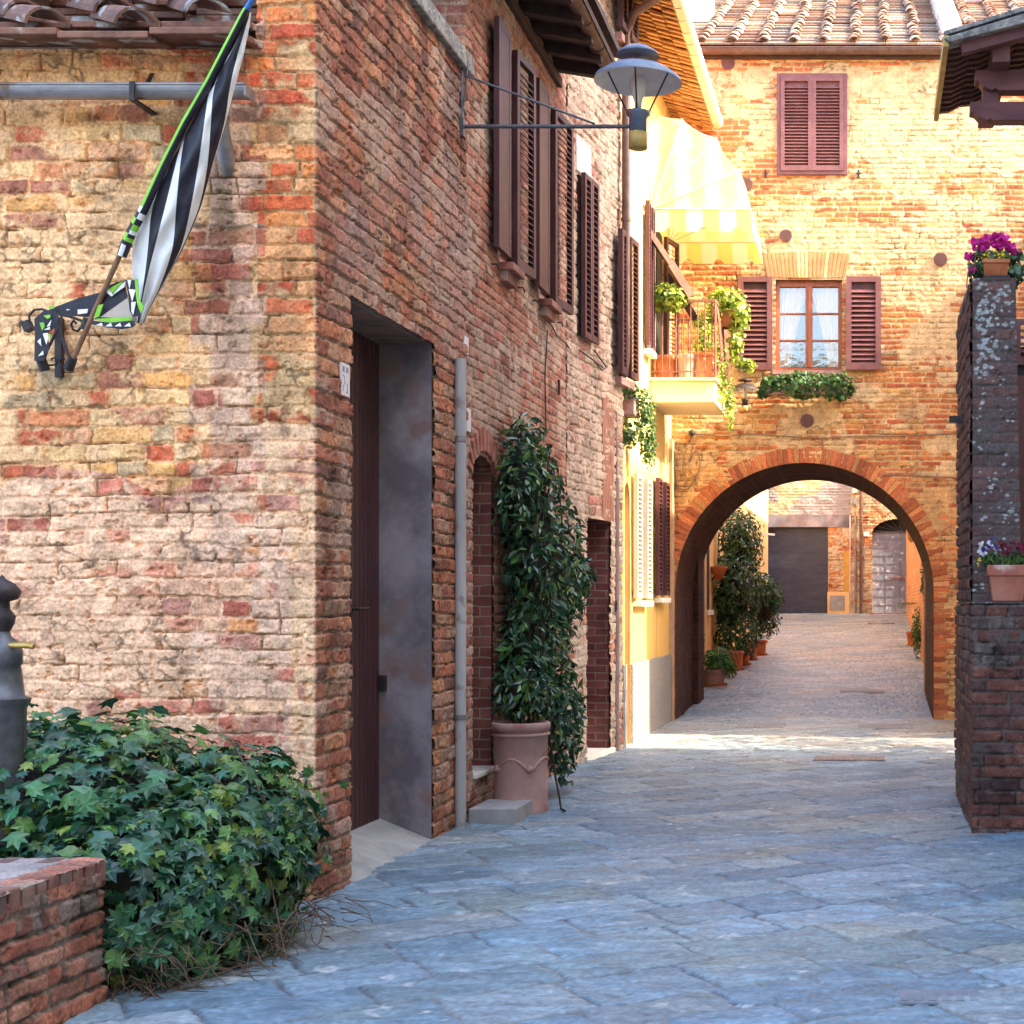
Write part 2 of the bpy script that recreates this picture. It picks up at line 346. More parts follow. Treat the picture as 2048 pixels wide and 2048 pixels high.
M_REFL_CURT = mat_noise('reflection_curtain', (.78, .53, .27), (.82, .60, .34), 4, .9, .3, stretch=(12, 1, .3))  # warm cream of the pane reflections put into the cloth colour
M_EARTH = mat_noise('earth', (.035, .022, .015), (.06, .04, .025), 20, .95, .8)
M_TWIG = mat_noise('twig', (.11, .07, .045), (.20, .13, .085), 20, .85, .2)
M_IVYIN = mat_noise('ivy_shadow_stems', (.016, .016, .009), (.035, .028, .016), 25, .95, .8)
M_HOUSE = mat_noise('plain_ochre_render', (.60, .42, .24), (.68, .50, .30), 2, .9, .2)
def mat_glass(name):
    m = bpy.data.materials.new(name); n, b = nodes(m)
    g = n.nodes.new('ShaderNodeBsdfGlossy'); g.inputs['Roughness'].default_value = .02; g.inputs['Color'].default_value = (.95, .95, .95, 1)
    t = n.nodes.new('ShaderNodeBsdfTransparent'); t.inputs[0].default_value = (.92, .94, .93, 1); ms = n.nodes.new('ShaderNodeMixShader'); ms.inputs[0].default_value = .13
    nz = n.nodes.new('ShaderNodeTexNoise'); nz.inputs['Scale'].default_value = 2.5; bp = n.nodes.new('ShaderNodeBump'); bp.inputs['Strength'].default_value = .04; bp.inputs['Distance'].default_value = .05
    n.links.new(nz.outputs[0], bp.inputs['Height']); n.links.new(bp.outputs[0], g.inputs['Normal'])
    n.links.new(t.outputs[0], ms.inputs[1]); n.links.new(g.outputs[0], ms.inputs[2]); n.links.new(ms.outputs[0], n.nodes['Material Output'].inputs[0]); return m
M_GLASS = mat_glass('window_glass')
def mat_awning():
    m = bpy.data.materials.new('awning_canvas'); n, b = nodes(m)
    at = n.nodes.new('ShaderNodeAttribute'); at.attribute_name = 'Col'
    n.links.new(at.outputs['Color'], b.inputs['Base Color']); b.inputs['Roughness'].default_value = .85
    tr = n.nodes.new('ShaderNodeBsdfTranslucent'); n.links.new(at.outputs['Color'], tr.inputs[0]); ms = n.nodes.new('ShaderNodeMixShader'); ms.inputs[0].default_value = .5
    n.links.new(b.outputs[0], ms.inputs[1]); n.links.new(tr.outputs[0], ms.inputs[2]); n.links.new(ms.outputs[0], n.nodes['Material Output'].inputs[0]); return m
M_AWN = mat_awning()

# ------------------------------------------------------------ ground
def zg(Y):
    return np.interp(Y, [20, 22, 41, 60], [0, .1, 1.23, 1.5])
def zgf(Y): return float(zg(Y))
def build_ground():
    xs = np.concatenate([[-120, -60, -30, -15, -8, -5], np.arange(-3.9, 3.2, .015), [4, 6, 10, 20, 60, 120]])
    ys = [-150, -60, -25, -10, -3, 1, 3]; y = 3.9
    while y < 45: ys.append(y); y += .013 if y < 8 else (.018 if y < 12 else (.03 if y < 20 else .08))
    ys = np.array(ys + [60, 120, 300]); U, V = np.meshgrid(xs, ys, indexing='ij')
    a = R(33); A = U * math.cos(a) + V * math.sin(a); B = -U * math.sin(a) + V * math.cos(a)
    rs = np.random.RandomState(5)
    A = A + .03 * (fbm(U * 1.5, V * 1.5, 2, 3) - .5) + .02 * (fbm(U * 6, V * 6, 3, 6) - .5); B = B + .06 * (fbm(U * .9, V * .9, 2, 8) - .5) + .025 * (fbm(U * 6, V * 6, 3, 4) - .5)
    rb = [-140.]
    while rb[-1] < 260: rb.append(rb[-1] + rs.uniform(.24, .46))
    rb = np.array(rb); ri = np.clip(np.searchsorted(rb, B.ravel()) - 1, 0, len(rb) - 2)
    off = rs.rand(len(rb)); ln = rs.uniform(.42, .85, len(rb)); q = A.ravel() / ln[ri] + off[ri]
    # irregular lengths
    k = np.floor(q); f = q - k; h1 = _T[(ri * 7) & 255, k.astype(int) & 255] * .3; h2 = _T[(ri * 7) & 255, (k.astype(int) + 1) & 255] * .3
    lo = h1; hi = 1 + h2; inside = f >= lo
    kk = np.where(inside, k, k - 1).astype(int)
    hprev = _T[(ri * 7) & 255, kk & 255] * .3; du = np.where(inside, np.minimum(f - lo, hi - f), np.minimum(lo - f, f + 1 - hprev)) * ln[ri]
    dv = np.minimum(B.ravel() - rb[ri], rb[ri + 1] - B.ravel()); rnd = _T[(ri * 13 + 5) & 255, (kk * 3 + ri) & 255]; rn2 = _T[(ri * 5 + 91) & 255, (kk * 11 + ri) & 255]
    sh = U.shape; d = np.minimum(du, dv).reshape(sh); rnd = rnd.reshape(sh); rn2 = rn2.reshape(sh)
    e = d - .0035 + .014 * (fbm(U * 22, V * 22, 3, 2) - .5)
    s = sst(-.002, .011, e)
    ta = (rn2 - .5) * .03
    h = s * .010 + (rnd - .5) * .007 * s + ta * (A - np.floor(A)) * 0 + .007 * (fbm(U * 4, V * 4, 4, 11) - .5) + .0075 * (fbm(U * 13, V * 13, 4, 13) - .5)
    lay = fbm(U * 5 + 3 * fbm(U, V, 2, 4), V * 9, 3, 66); h += .005 * sst(.5, .53, lay) * s + .014 * (fbm(U * 5, V * 26, 5, 88) - .5)
    crack = sst(.0, .012, abs(fbm(U * 1.9, V * 3.2, 4, 44) - .5)) ; h -= (1 - crack) * .006 * s
    near = ((U > -3.9) & (U < 3.2) & (V > 3.9) & (V < 45)); h = np.where(near, h, 0)
    base = np.array([(.150, .222, .272), (.172, .238, .288), (.130, .196, .25), (.195, .238, .262), (.16, .22, .252)], np.float32)
    c = base[(rnd * 5).astype(int) % 5] * (.84 + .32 * rn2)[..., None]
    c = c * 1.2 * (.62 + .76 * fbm(U * 6, V * 16, 5, 21))[..., None] * (.78 + .44 * fbm(U * 22, V * 70, 3, 23))[..., None]
    warm = sst(.55, .72, fbm(U * 1.1, V * 1.1, 4, 31))[..., None]; c = lerp(c, c * np.array((1.12, 1.0, .86)), warm)
    jt = np.array((.085, .08, .085), np.float32) * (.6 + .8 * fbm(U * 7, V * 7, 3, 9))[..., None]
    pale = sst(.55, .75, fbm(U * .8, V * .8, 3, 19))[..., None]; jt = lerp(jt, np.array((.30, .27, .22), np.float32), pale * .6)
    c = lerp(jt, c, s[..., None])
    sp = sst(.78, .80, fbm(U * 11, V * 11, 3, 71))[..., None]; c = lerp(c, np.array((.5, .5, .5), np.float32), sp * .7)
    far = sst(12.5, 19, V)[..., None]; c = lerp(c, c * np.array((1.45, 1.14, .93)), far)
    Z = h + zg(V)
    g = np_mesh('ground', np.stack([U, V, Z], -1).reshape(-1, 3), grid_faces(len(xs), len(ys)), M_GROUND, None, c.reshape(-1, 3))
    tag(g, 'street paved with worn bluish grey stone slabs laid diagonally', None, None, 'structure')
build_ground()

# ------------------------------------------------------------ shutters and windows
def leaf_shutter(mb, O, wv, nv, w, h, th=.035, st=.055, pitch=.05, rails=(0.5,), solid=False, m=0, tilt=.6):
    O = Vector(O); wv = Vector(wv).normalized(); nv = Vector(nv).normalized(); up = Vector((0, 0, 1))
    mb.obox(O, wv * st, nv * th, up * h, m); mb.obox(O + wv * (w - st), wv * st, nv * th, up * h, m)
    mb.obox(O + wv * st + nv * .001, wv * (w - 2 * st), nv * (th - .002), up * st * 1.3, m); mb.obox(O + wv * st + up * (h - st) + nv * .001, wv * (w - 2 * st), nv * (th - .002), up * st, m)
    z = st * 1.3 + .01
    while z < h - st - pitch * .6:
        a = O + wv * st + up * z + nv * .004
        mb.obox(a, wv * (w - 2 * st), nv * (th - .008) - up * (th * tilt), up * .009, m)
        z += pitch

# ============================================================ BUILDING A : front-left brick house
YC = 7.5; XW = -2.78
A = thing('brick_house', 'corner brick house with patched rubble front, low tiled roof and tall maroon door', 'house', (-4.2, 8.9, 0))
DY0, DY1, DZ = 7.985, 9.48, 3.14
def zonesA(U, V):
    X = -6 + U; q = fbm(U * 2, V * 1.2, 3, 4) * .16
    sidez = U > 3.22; up = (~sidez)
    lowq = V < 1.75 + q * 4
    quo = up & (X > -3.10 + .08 * (np.floor(V / .17) % 2) ) & ~((X < -2.9) & (V < 1.9))
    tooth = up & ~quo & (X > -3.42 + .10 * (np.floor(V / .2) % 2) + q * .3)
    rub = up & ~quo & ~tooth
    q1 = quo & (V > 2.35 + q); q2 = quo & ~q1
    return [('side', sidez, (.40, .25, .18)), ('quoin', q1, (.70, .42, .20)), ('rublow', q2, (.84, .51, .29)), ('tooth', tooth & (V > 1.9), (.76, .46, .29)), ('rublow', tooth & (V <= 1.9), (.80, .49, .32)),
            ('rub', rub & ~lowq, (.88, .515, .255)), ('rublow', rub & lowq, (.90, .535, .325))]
def coverA(U, V):
    X = -6 + U; c = .20 + .22 * sst(.40, .60, fbm(U * .9, V * 1.1, 3, 99))
    c = np.where(U > 3.22, .10, c)
    c = np.where((U <= 3.22) & (X > -3.06), np.where(V > 2.4, .12, .5), c); c = np.where((X <= -3.06) & (X > -3.4), .36, c)
    return c
def holeA(u, v):
    y = YC + (u - 3.22)
    return ((u > 3.22) & (y > DY0) & (y < DY1) & (v < DZ)) | ((u < 2.93) & (v > 4.27))
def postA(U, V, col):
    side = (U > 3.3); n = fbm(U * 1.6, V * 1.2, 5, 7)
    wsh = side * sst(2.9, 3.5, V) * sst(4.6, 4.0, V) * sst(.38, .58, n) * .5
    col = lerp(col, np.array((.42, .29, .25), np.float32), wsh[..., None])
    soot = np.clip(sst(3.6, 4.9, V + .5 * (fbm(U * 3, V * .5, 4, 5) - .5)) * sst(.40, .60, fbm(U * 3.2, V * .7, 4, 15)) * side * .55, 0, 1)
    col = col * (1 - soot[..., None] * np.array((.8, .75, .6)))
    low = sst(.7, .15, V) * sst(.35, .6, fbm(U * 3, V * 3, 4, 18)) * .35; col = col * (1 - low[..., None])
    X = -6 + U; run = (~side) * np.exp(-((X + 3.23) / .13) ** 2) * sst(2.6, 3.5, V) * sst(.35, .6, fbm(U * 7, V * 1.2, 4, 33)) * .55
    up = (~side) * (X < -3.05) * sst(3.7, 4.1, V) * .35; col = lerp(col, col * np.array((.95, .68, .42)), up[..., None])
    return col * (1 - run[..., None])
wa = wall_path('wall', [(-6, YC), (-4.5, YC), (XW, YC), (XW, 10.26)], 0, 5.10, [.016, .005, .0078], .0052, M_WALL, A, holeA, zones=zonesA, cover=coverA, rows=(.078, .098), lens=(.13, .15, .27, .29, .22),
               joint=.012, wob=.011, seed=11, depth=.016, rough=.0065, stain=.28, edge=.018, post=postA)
b = MB()                                    # solid body behind the faces
b.box(-6, -3.25, YC + .03, 10.2, 0, 4.1); b.box(-3.26, -3.06, YC + .031, DY0 - .012, 0, 4.1); b.box(-3.06, XW - .012, YC + .012, DY0 - .012, 0, 5.08); b.box(-3.07, XW - .012, DY1 + .012, 10.24, 0, 5.08); b.box(-3.065, XW - .013, DY0 - .012, DY1 + .012, DZ + .012, 5.07)
b.build('wall_core', M_HOUSE, A)
b = MB(); b.box(-3.12, XW - .002, DY1, DY1 + .011, 0, DZ + .01); b.box(-3.12, XW - .002, DY0 - .011, DY0, 0, DZ + .01)
o = b.build('door_jamb', M_CONC, A); tag(o, 'smooth grey cement door reveal')
b = MB(); b.box(-3.12, XW - .004, DY0 - .01, DY1 + .01, DZ, DZ + .011); b.build('lintel', mat_brick('lintel_brick', (.2, .12, .09), (.3, .16, .1), (.3, .24, .2), 'YX', .07, .28), A)
# door: vertical boards
b = MB(); b.box(-3.17, -3.115, DY0 - .01, DY1 + .01, .10, DZ + .01)
y = DY0
while y < DY1 - .02:
    b.box(-3.115, -3.105, y + .006, min(y + .068, DY1 - .001), .125, DZ - .002); y += .074
dr = b.build('door', M_DOOR, A, bevel=.003)
b = MB(); yh = 8.95; b.box(-3.105, -3.097, yh - .02, yh + .02, 1.28, 1.60); b.tube([(-3.10, yh, 1.47), (-3.05, yh, 1.47), (-3.045, yh + .02, 1.47), (-3.045, yh + .13, 1.475)], .011, 8)
b.build('handle', M_IRON, dr, bevel=.003)
b = MB(); b.box(-3.10, -3.06, DY1 - .05, DY1 - .002, .95, 1.05); b.build('hinge', M_IRON, dr, bevel=.004)
# cement ramp (threshold)
b = MB(); b.prism([(-3.118, DY0 - .003, -.02), (-3.118, DY0 - .003, .15), (XW + .01, DY0 - .02, .012), (XW + .08, DY0 - .02, -.02)], (0, DY1 - DY0 + .006, 0)); tag(b.build('door_ramp', M_RAMP, A, bevel=.004), 'sloping cement threshold')
# coping
b = MB()
for k, (a0, a1) in enumerate([(7.42, 8.2), (8.21, 9.05), (9.06, 10.28)]): b.box(-3.12, XW + .06, a0, a1, 5.10 + .004 * k, 5.22 + .006 * k)
b.build('coping', M_STONE, A, bevel=.012)
# number plaque
b = MB(); yp0, yp1 = 7.805, 7.93; b.box(XW + .012, XW + .022, yp0, yp1, 2.59, 2.76, 0)
b.box(XW + .022, XW + .0235, yp0 + .015, yp0 + .045, 2.715, 2.742, 1); b.box(XW + .022, XW + .0235, yp0 + .07, yp0 + .10, 2.715, 2.742, 1)
b.tube([(XW + .0225, yp0 + .02, 2.695), (XW + .0225, yp0 + .045, 2.69), (XW + .0225, yp0 + .048, 2.655), (XW + .0225, yp0 + .025, 2.64), (XW + .0225, yp0 + .02, 2.61)], .0025, 5, 1); b.tube([(XW + .0225, yp0 + .085, 2.66), (XW + .0225, yp0 + .085, 2.605)], .0025, 5, 1)
b.build('number_plaque', [M_PLQ, M_INK], A)

# ---- tile generator
def coppo(r0, r1, L, th=.014, n=9, a=1.15):
    """cover tile along +x (local), arch in y/z; returns verts, faces"""
    v = []; f = []
    for xx, r in ((0, r0), (L, r1)):
        for q in (0, th):
            for j in range(n):
                t = -a + 2 * a * j / (n - 1); v.append((xx, (r - q) * math.sin(t), (r - q) * math.cos(t) - r0 * math.cos(a)))
    for j in range(n - 1):
        f += [(j, j + 1, 2 * n + j + 1, 2 * n + j), (n + j + 1, n + j, 3 * n + j, 3 * n + j + 1), (j + 1, j, n + j, n + j + 1), (2 * n + j, 2 * n + j + 1, 3 * n + j + 1, 3 * n + j)]
    f += [(0, 2 * n, 3 * n, n), (n - 1, 2 * n - 1, 4 * n - 1, 3 * n - 1)]
    return np.array(v), np.array(f)
TILEC = np.array([(.26, .13, .10), (.20, .10, .08), (.33, .19, .15), (.16, .09, .08), (.36, .26, .22), (.28, .20, .18)])
def roof_tiles(name, origin, along, up, ncol, nrow, colstep, rowstep, parent, r=.085, mt=None, pal=TILEC, bright=1.0, seed=1, pans=True, skip=None, shift=0.0, panw=None, jit=1.0):
    """origin = eave start; along = unit vector along the eave; up = unit vector up the slope"""
    rs = np.random.RandomState(seed); along = np.array(along, float); up = np.array(up, float)
    nrm = np.cross(along, up); nrm /= np.linalg.norm(nrm)
    if nrm[2] < 0: nrm = -nrm
    tv, tf = coppo(r * 1.12, r * .9, rowstep * 1.25)
    Vs, Fs, Cs = [], [], []; n0 = 0
    for c in range(ncol):
        for k in range(nrow):
            if skip and skip(c, k): continue
            o = np.array(origin) + along * (c * colstep + shift * k + rs.normal(0, .006) * jit) + up * (k * rowstep - .02 + rs.normal(0, .012) * jit) + nrm * (.055 + rs.normal(0, .004) * jit)
            tw = rs.normal(0, .045) * jit; lift = .03 if k else .02
            X = up * math.cos(tw) + along * math.sin(tw) - nrm * .045; Yv = along * math.cos(tw) - up * math.sin(tw)
            vv = o + tv[:, :1] * X + tv[:, 1:2] * Yv + (tv[:, 2:3] + .0) * nrm
            col = pal[rs.randint(len(pal))] * rs.uniform(.7, 1.25) * bright
            cc = np.tile(col, (len(tv), 1)) * (.85 + .3 * rs.rand(len(tv), 1)); Vs.append(vv); Fs.append(tf + n0); Cs.append(cc); n0 += len(tv)
    if pans:
        pw = panw or colstep * .99
        for c in range(-1, ncol):
            for k in range(nrow):
                o = np.array(origin) + along * ((c + .5) * colstep + shift * k - pw / 2 + rs.normal(0, .003)) + up * (k * rowstep - .05 + rs.normal(0, .006)) + nrm * (rs.normal(0, .003))
                X = up * (rowstep * 1.08) - nrm * .032; a = along * pw; t = nrm * .026
                vv = np.array([o, o + a, o + a + X, o + X, o + t, o + a + t, o + a + X + t, o + X + t])
                ff = np.array([(0, 3, 2, 1), (4, 5, 6, 7), (0, 1, 5, 4), (1, 2, 6, 5), (2, 3, 7, 6), (3, 0, 4, 7)])
                col = pal[rs.randint(len(pal))] * rs.uniform(.75, 1.2) * bright
                Vs.append(vv); Fs.append(ff + n0); Cs.append(np.tile(col, (8, 1))); n0 += 8
    return np_mesh(name, np.concatenate(Vs), np.concatenate(Fs), mt or M_ROOF, parent, np.concatenate(Cs), smooth=False)
M_ROOFL = mat_noise('lichened_roof_tile', (.085, .034, .02), (.23, .10, .06), 7, .7, .8, c3=(.40, .38, .35), s3=8, lo=.38, hi=.6)
LOWP = np.array([(.14, .065, .05), (.10, .05, .045), (.19, .10, .08), (.24, .17, .15), (.30, .25, .24), (.12, .07, .06)])
up_ = np.array((-.30, .25, .165)); up_ /= np.linalg.norm(up_)
roof = roof_tiles('roof', (-6.65, 7.28, 4.27), (1, 0, 0), up_, 18, 14, .443, .29, A, r=.112, mt=M_ROOFL, pal=LOWP, seed=4, pans=False, shift=0, jit=1.6, skip=lambda c, k: -6.65 + c * .443 + up_[0] * .29 * k > -3.13)
b = MB()
for k in range(9):                          # eave slabs with lips, stepping up behind
    x0 = -6.6 + k * .443 + .02
    for q in range(15):
        dy = q * .19; z = 4.235 + q * .112
        b.obox((x0 - .03 * (q % 2), 7.22 + dy, z + .012 * math.sin(k * 3 + q)), (min(.437, -3.075 - x0) , 0, 0), (0, .30, .05), (0, 0, .034))
sb = b.build('eave_slab', M_ROOFL, A, bevel=.006)
cc = np.tile(np.array((.15, .085, .075, 1.)), (len(sb.data.vertices), 1)); at = sb.data.color_attributes.new('Col', 'FLOAT_COLOR', 'POINT')
rr = np.repeat(.7 + .9 * np.random.RandomState(2).rand(len(cc) // 8), 8)[:, None]; cc[:, :3] *= rr; at.data.foreach_set('color', cc.astype(np.float32).ravel())
b = MB(); b.box(-6, -3.06, 7.535, 9.4, 4.0, 4.262); b.build('roof_deck', M_DARKW, A)
# gutter with bracket, outlet
b = MB(); zc = EYE + (1208 - 184) * 7.33 / 3000; pts = [(-6, 7.33, zc), (P(499, 0, 7.33)[0], 7.33, zc)]
n = 12
for i in range(n):
    t0 = math.pi + math.pi * i / n; t1 = math.pi + math.pi * (i + 1) / n
    for (x0, x1) in ((pts[0][0], pts[1][0]),):
        f = lambda t, r: (r * math.cos(t), r * math.sin(t))
        a0, a1 = f(t0, .056), f(t1, .056); c0, c1 = f(t0, .052), f(t1, .052)
        b.add([(x0, 7.33 + a0[0], zc + a0[1] + .02), (x1, 7.33 + a0[0], zc + a0[1] + .02), (x1, 7.33 + a1[0], zc + a1[1] + .02), (x0, 7.33 + a1[0], zc + a1[1] + .02)], [(0, 1, 2, 3)], 0, True)
        b.add([(x0, 7.33 + c0[0], zc + c0[1] + .02), (x1, 7.33 + c0[0], zc + c0[1] + .02), (x1, 7.33 + c1[0], zc + c1[1] + .02), (x0, 7.33 + c1[0], zc + c1[1] + .02)], [(3, 2, 1, 0)], 0, True)
b.box(pts[1][0] - .003, pts[1][0] + .003, 7.275, 7.385, zc - .034, zc + .02); b.tube([(-6, 7.275, zc + .021), (pts[1][0], 7.275, zc + .021)], .007, 6)
xg = P(277, 0, 7.33)[0]
gut = b.build('gutter', M_ZINC, A)
b = MB(); b.box(xg - .012, xg + .012, 7.26, 7.272, zc - .05, zc + .03); b.box(xg - .014, xg + .014, 7.26, 7.50, zc - .062, zc - .05); b.beam((xg, 7.38, zc + .02), (xg, 7.47, zc + .14), .02, .006); b.build('bracket', M_IRON, gut)
b = MB(); q0 = P(437, 190, 7.33); q1 = P(442, 260, 7.38); q2 = P(452, 318, 7.44); b.tube([q0, P(438, 225, 7.34), q1, q2, P(456, 345, 7.49)], [.04, .04, .04, .042, .03], 12); b.build('outlet_pipe', M_ZINC, gut)

# ============================================================ BUILDING B : tall brick house
B = thing('brick_house', 'red brick house with two pairs of open maroon shutters under a dark eave', 'house', (-4.2, 12.0, 0))
NY0, NY1 = 10.42, 11.0
def holeB(u, v):
    y = 10.26 + (u - 1.4); s = u > 1.4
    ar = (v < 2.40) | (((y - (NY0 + NY1) / 2) / ((NY1 - NY0) / 2)) ** 2 + ((v - 2.40) / .16) ** 2 < 1)
    return ((~s) & (v < 5.0)) | (s & (y > NY0) & (y < NY1) & ar & (v > .28)) | (s & (v > 4.1) & (v < 5.72) & (((y > 11.2) & (y < 11.48)) | ((y > 12.54) & (y < 12.86))))
wall_path('wall', [(XW - 1.4, 10.26), (XW, 10.26), (XW, 13.62)], 0, 6.9, [.012, .011], .0075, M_WALL, B, holeB, pal='sideb', mortar=(.40, .27, .20), cover=.22, rows=(.066, .078), lens=(.13, .27, .26), joint=.012, wob=.006, seed=23, depth=.010, rough=.0035, stain=.3, edge=.01)
b = MB(); b.box(-6, XW - .45, 10.28, 13.6, 0, 6.4)
for (a0, a1) in ((10.28, NY0 - .012), (NY1 + .012, 11.188), (11.492, 12.528), (12.872, 13.6)): b.box(XW - .46, XW - .012, a0, a1, 0, 6.4)
b.box(XW - .46, XW - .012, NY0 - .012, NY1 + .012, 2.58, 6.4)
for (a0, a1) in ((11.188, 11.492), (12.528, 12.872)): b.box(XW - .46, XW - .012, a0, a1, 0, 4.088); b.box(XW - .46, XW - .012, a0, a1, 5.732, 6.4)
b.build('wall_core', mat_brick('reveal_brick', (.17, .055, .045), (.25, .09, .07), (.30, .21, .16), 'XZ', .22, .075), B)
# arch over the niche, step and sill
b = MB()
for i in range(11):
    t = math.pi * (i + .5) / 11; ym = (NY0 + NY1) / 2; rr0, rr1 = .29, .29
    cy, cz = ym + .33 * math.cos(t), 2.40 + .19 * math.sin(t); oy, oz = ym + .42 * math.cos(t), 2.40 + .34 * math.sin(t) + .02
    d = Vector((0, -math.sin(t), math.cos(t) * .6)) * .035
    b.obox(Vector((XW - .10, cy, cz)) - d, d * 2, Vector((0, oy - cy, oz - cz)), (.125, 0, 0))
b.build('niche_arch', mat_noise('arch_brick', (.30, .10, .07), (.42, .18, .12), 9, .9, .5), B, bevel=.004)
b = MB(); b.box(XW - .44, XW - .40, NY0, NY1, .28, 2.6); b.build('niche_door', M_DOOR, B)
b = MB(); b.box(XW - .40, XW + .035, NY0 + .01, NY1 + .02, .28, .315); tag(b.build('door_sill', M_CREAM, B, bevel=.006), 'worn white stone sill under the narrow niche')
for nm, (n0, n1, o1, f1, z0, z1) in enumerate([(10.82, 11.18, 11.42, 11.86, 4.08, 5.74), (12.14, 12.52, 12.80, 13.32, 4.08, 5.76)]):
    b = MB(); b.box(XW - .30, XW - .27, n1, o1, 4.1, 5.72, 0); b.box(XW - .30, XW - .24, n1, n1 + .05, 4.1, 5.72, 1); b.box(XW - .30, XW - .24, o1 - .05, o1, 4.1, 5.72, 1)
    wn = b.build('window', [M_BLK, M_WINW], B)
    b = MB(); leaf_shutter(b, (XW + .055, n0, z0), (.0, 1, 0), (1, 0, 0), n1 - n0, z1 - z0, th=.04); b.box(XW + .057, XW + .092, n0 + .05, n1 - .05, z0 + .05, z1 - .05); b.build('shutter', M_SHUT, wn)
    b = MB(); leaf_shutter(b, (XW + .035, o1 + .03, z0 - .01), (.10, 1, 0), (1, -.1, 0), f1 - o1, z1 - z0, th=.045); b.build('shutter', M_SHUT, wn)
    b = MB(); b.box(XW - .2, XW + .12, n1 - .03, o1 + .10, 3.99, 4.045); b.box(XW - .01, XW + .07, n1, o1 + .06, 3.91, 3.99); b.build('sill', mat_brick('sill_brick', (.22, .09, .07), (.3, .13, .1), (.3, .22, .18), 'YZ', .07, .3), wn, bevel=.005)
    for yy in (n0 + .12, f1 - .1):
        b = MB(); b.tube([(XW, yy, z0 - .10), (XW + .05, yy, z0 - .10), (XW + .055, yy + .03, z0 - .13), (XW + .04, yy + .05, z0 - .10)], .006, 6); b.build('shutter_hook', M_IRON, wn)
# eave of B
b = MB()
YE = 13.35
b.obox((XW - .3, 9.6, 6.30), (.86, 0, -.14), (0, YE - 9.6, 0), (0, 0, .03))
y = 9.7
while y < YE: b.obox((XW - .1, y, 6.18), (.60, 0, -.10), (0, .09, 0), (0, 0, .10)); y += .42
b.box(XW, XW + .05, 9.6, YE - .1, 6.06, 6.14); b.build('eave', M_DARKW, B, bevel=.004)
b = MB(); b.obox((XW - 2.5, 9.6, 6.85), (3.06, 0, -.5), (0, YE - 9.6, 0), (0, 0, .06)); b.build('roof', M_DARKW, B)
b = MB(); gx, gz = -2.30, 6.20
for i in range(14):
    f = lambda t: (gx + .075 * math.cos(t), gz + .075 * math.sin(t)); a0 = f(math.pi * (1 + i / 14)); a1 = f(math.pi * (1 + (i + 1) / 14))
    b.add([(a0[0], 9.5, a0[1]), (a1[0], 9.5, a1[1]), (a1[0], YE - .3, a1[1]), (a0[0], YE - .3, a0[1])], [(3, 2, 1, 0)], 0, True)
b.box(gx - .075, gx + .075, YE - .302, YE - .296, gz - .07, gz)
b.tube([(gx + .075, 9.5, gz), (gx + .075, YE - .3, gz)], .009, 6)
for y in np.arange(9.8, YE - .3, .55):
    pts = [(gx + .078 * math.cos(math.pi * (1 + i / 8)), y, gz + .078 * math.sin(math.pi * (1 + i / 8))) for i in range(9)]; b.tube(pts, .006, 5)
b.build('gutter', M_COPP, B)

# step block, plaques, drainpipe
b = MB(); b.box(-2.725, -2.405, 10.14, 10.66, 0.0, .115); o = b.build('step_block', M_CONC2, None, bevel=.006, loc=(-2.56, 10.4, 0)); tag(o, 'low grey concrete step block standing on the paving in front of the terracotta pot', 'step')
dp = thing('drainpipe', 'pale grey drainpipe on the brick wall just past the tall maroon door', 'drainpipe', (-2.735, 10.05, 0))
pb = P(905, 1668, 10.0); b = MB(); b.tube([(-2.735, 9.98, 0.0), (-2.735, 9.98, 3.13)], .037, 14); b.build('pipe', M_PIPE, dp)
for z in (2.58, .73):
    b = MB(); b.tube([(-2.735, 9.98, z), (-2.735, 9.98, z + .035)], .044, 14); b.box(-2.78, -2.735, 9.975, 9.985, z + .01, z + .03); b.build('collar', M_ZINC, dp)
for (x, y, lab) in ((933, 691, 'small white wall plaque above the top of the pale drainpipe'), (938, 846, 'white wall plaque just right of the pale drainpipe')):
    q = PXp(x, y, XW + .02); b = MB(); b.box(XW + .008, XW + .022, q[1] - .05, q[1] + .05, q[2] - .06, q[2] + .06 + (.04 if y > 800 else 0)); tag(b.build('wall_plaque', M_PLQ, None, bevel=.003, loc=q), lab, 'plaque')

# ============================================================ BUILDING C : rough stone house
Cc = thing('stone_house', 'rough stone house with maroon shutters and a low doorway, next to the yellow house', 'house', (-4.2, 14.5, 0))
CP = [(XW, 13.62), (-2.57, 15.42), (-3.0, 15.42)]
LC = math.hypot(.21, 1.8)
def upt(x):  # pixel x -> u along C
    # solve (XW + .21 s, 13.62+1.8 s)
    k = (x - 1743) / 3000; s = (k * 13.62 - XW) / (.21 - k * 1.8); return s
def cpt(x, y, off=0): 
    s = upt(x); X = XW + .21 * s; Y = 13.62 + 1.8 * s; z = EYE - (y - 1208) * Y / 3000; return Vector((X + off, Y, z))
s0, s1 = upt(1171), upt(1219)
zonesC = lambda U, V: [('sideb', (V < 1.6) & (U > 0), (.42, .32, .25)), ('stone', V >= 1.6, (.40, .29, .22))]
dz0 = 2.32
wall_path('wall', CP, 0, 9.6, [.014, .02], .009, M_WALL, Cc, lambda u, v: (u > s0 * LC) & (u < s1 * LC) & (v < dz0), zones=zonesC, cover=.40, rows=(.07, .11), lens=(.12, .2, .3), joint=.016, wob=.013, seed=37, depth=.016, rough=.007, stain=.3, edge=.02)
b = MB(); d = Vector((.21, 1.8, 0)); nrm = Vector((1.8, -.21, 0)).normalized(); o0 = Vector((XW, 13.62, 0)) - nrm * .02
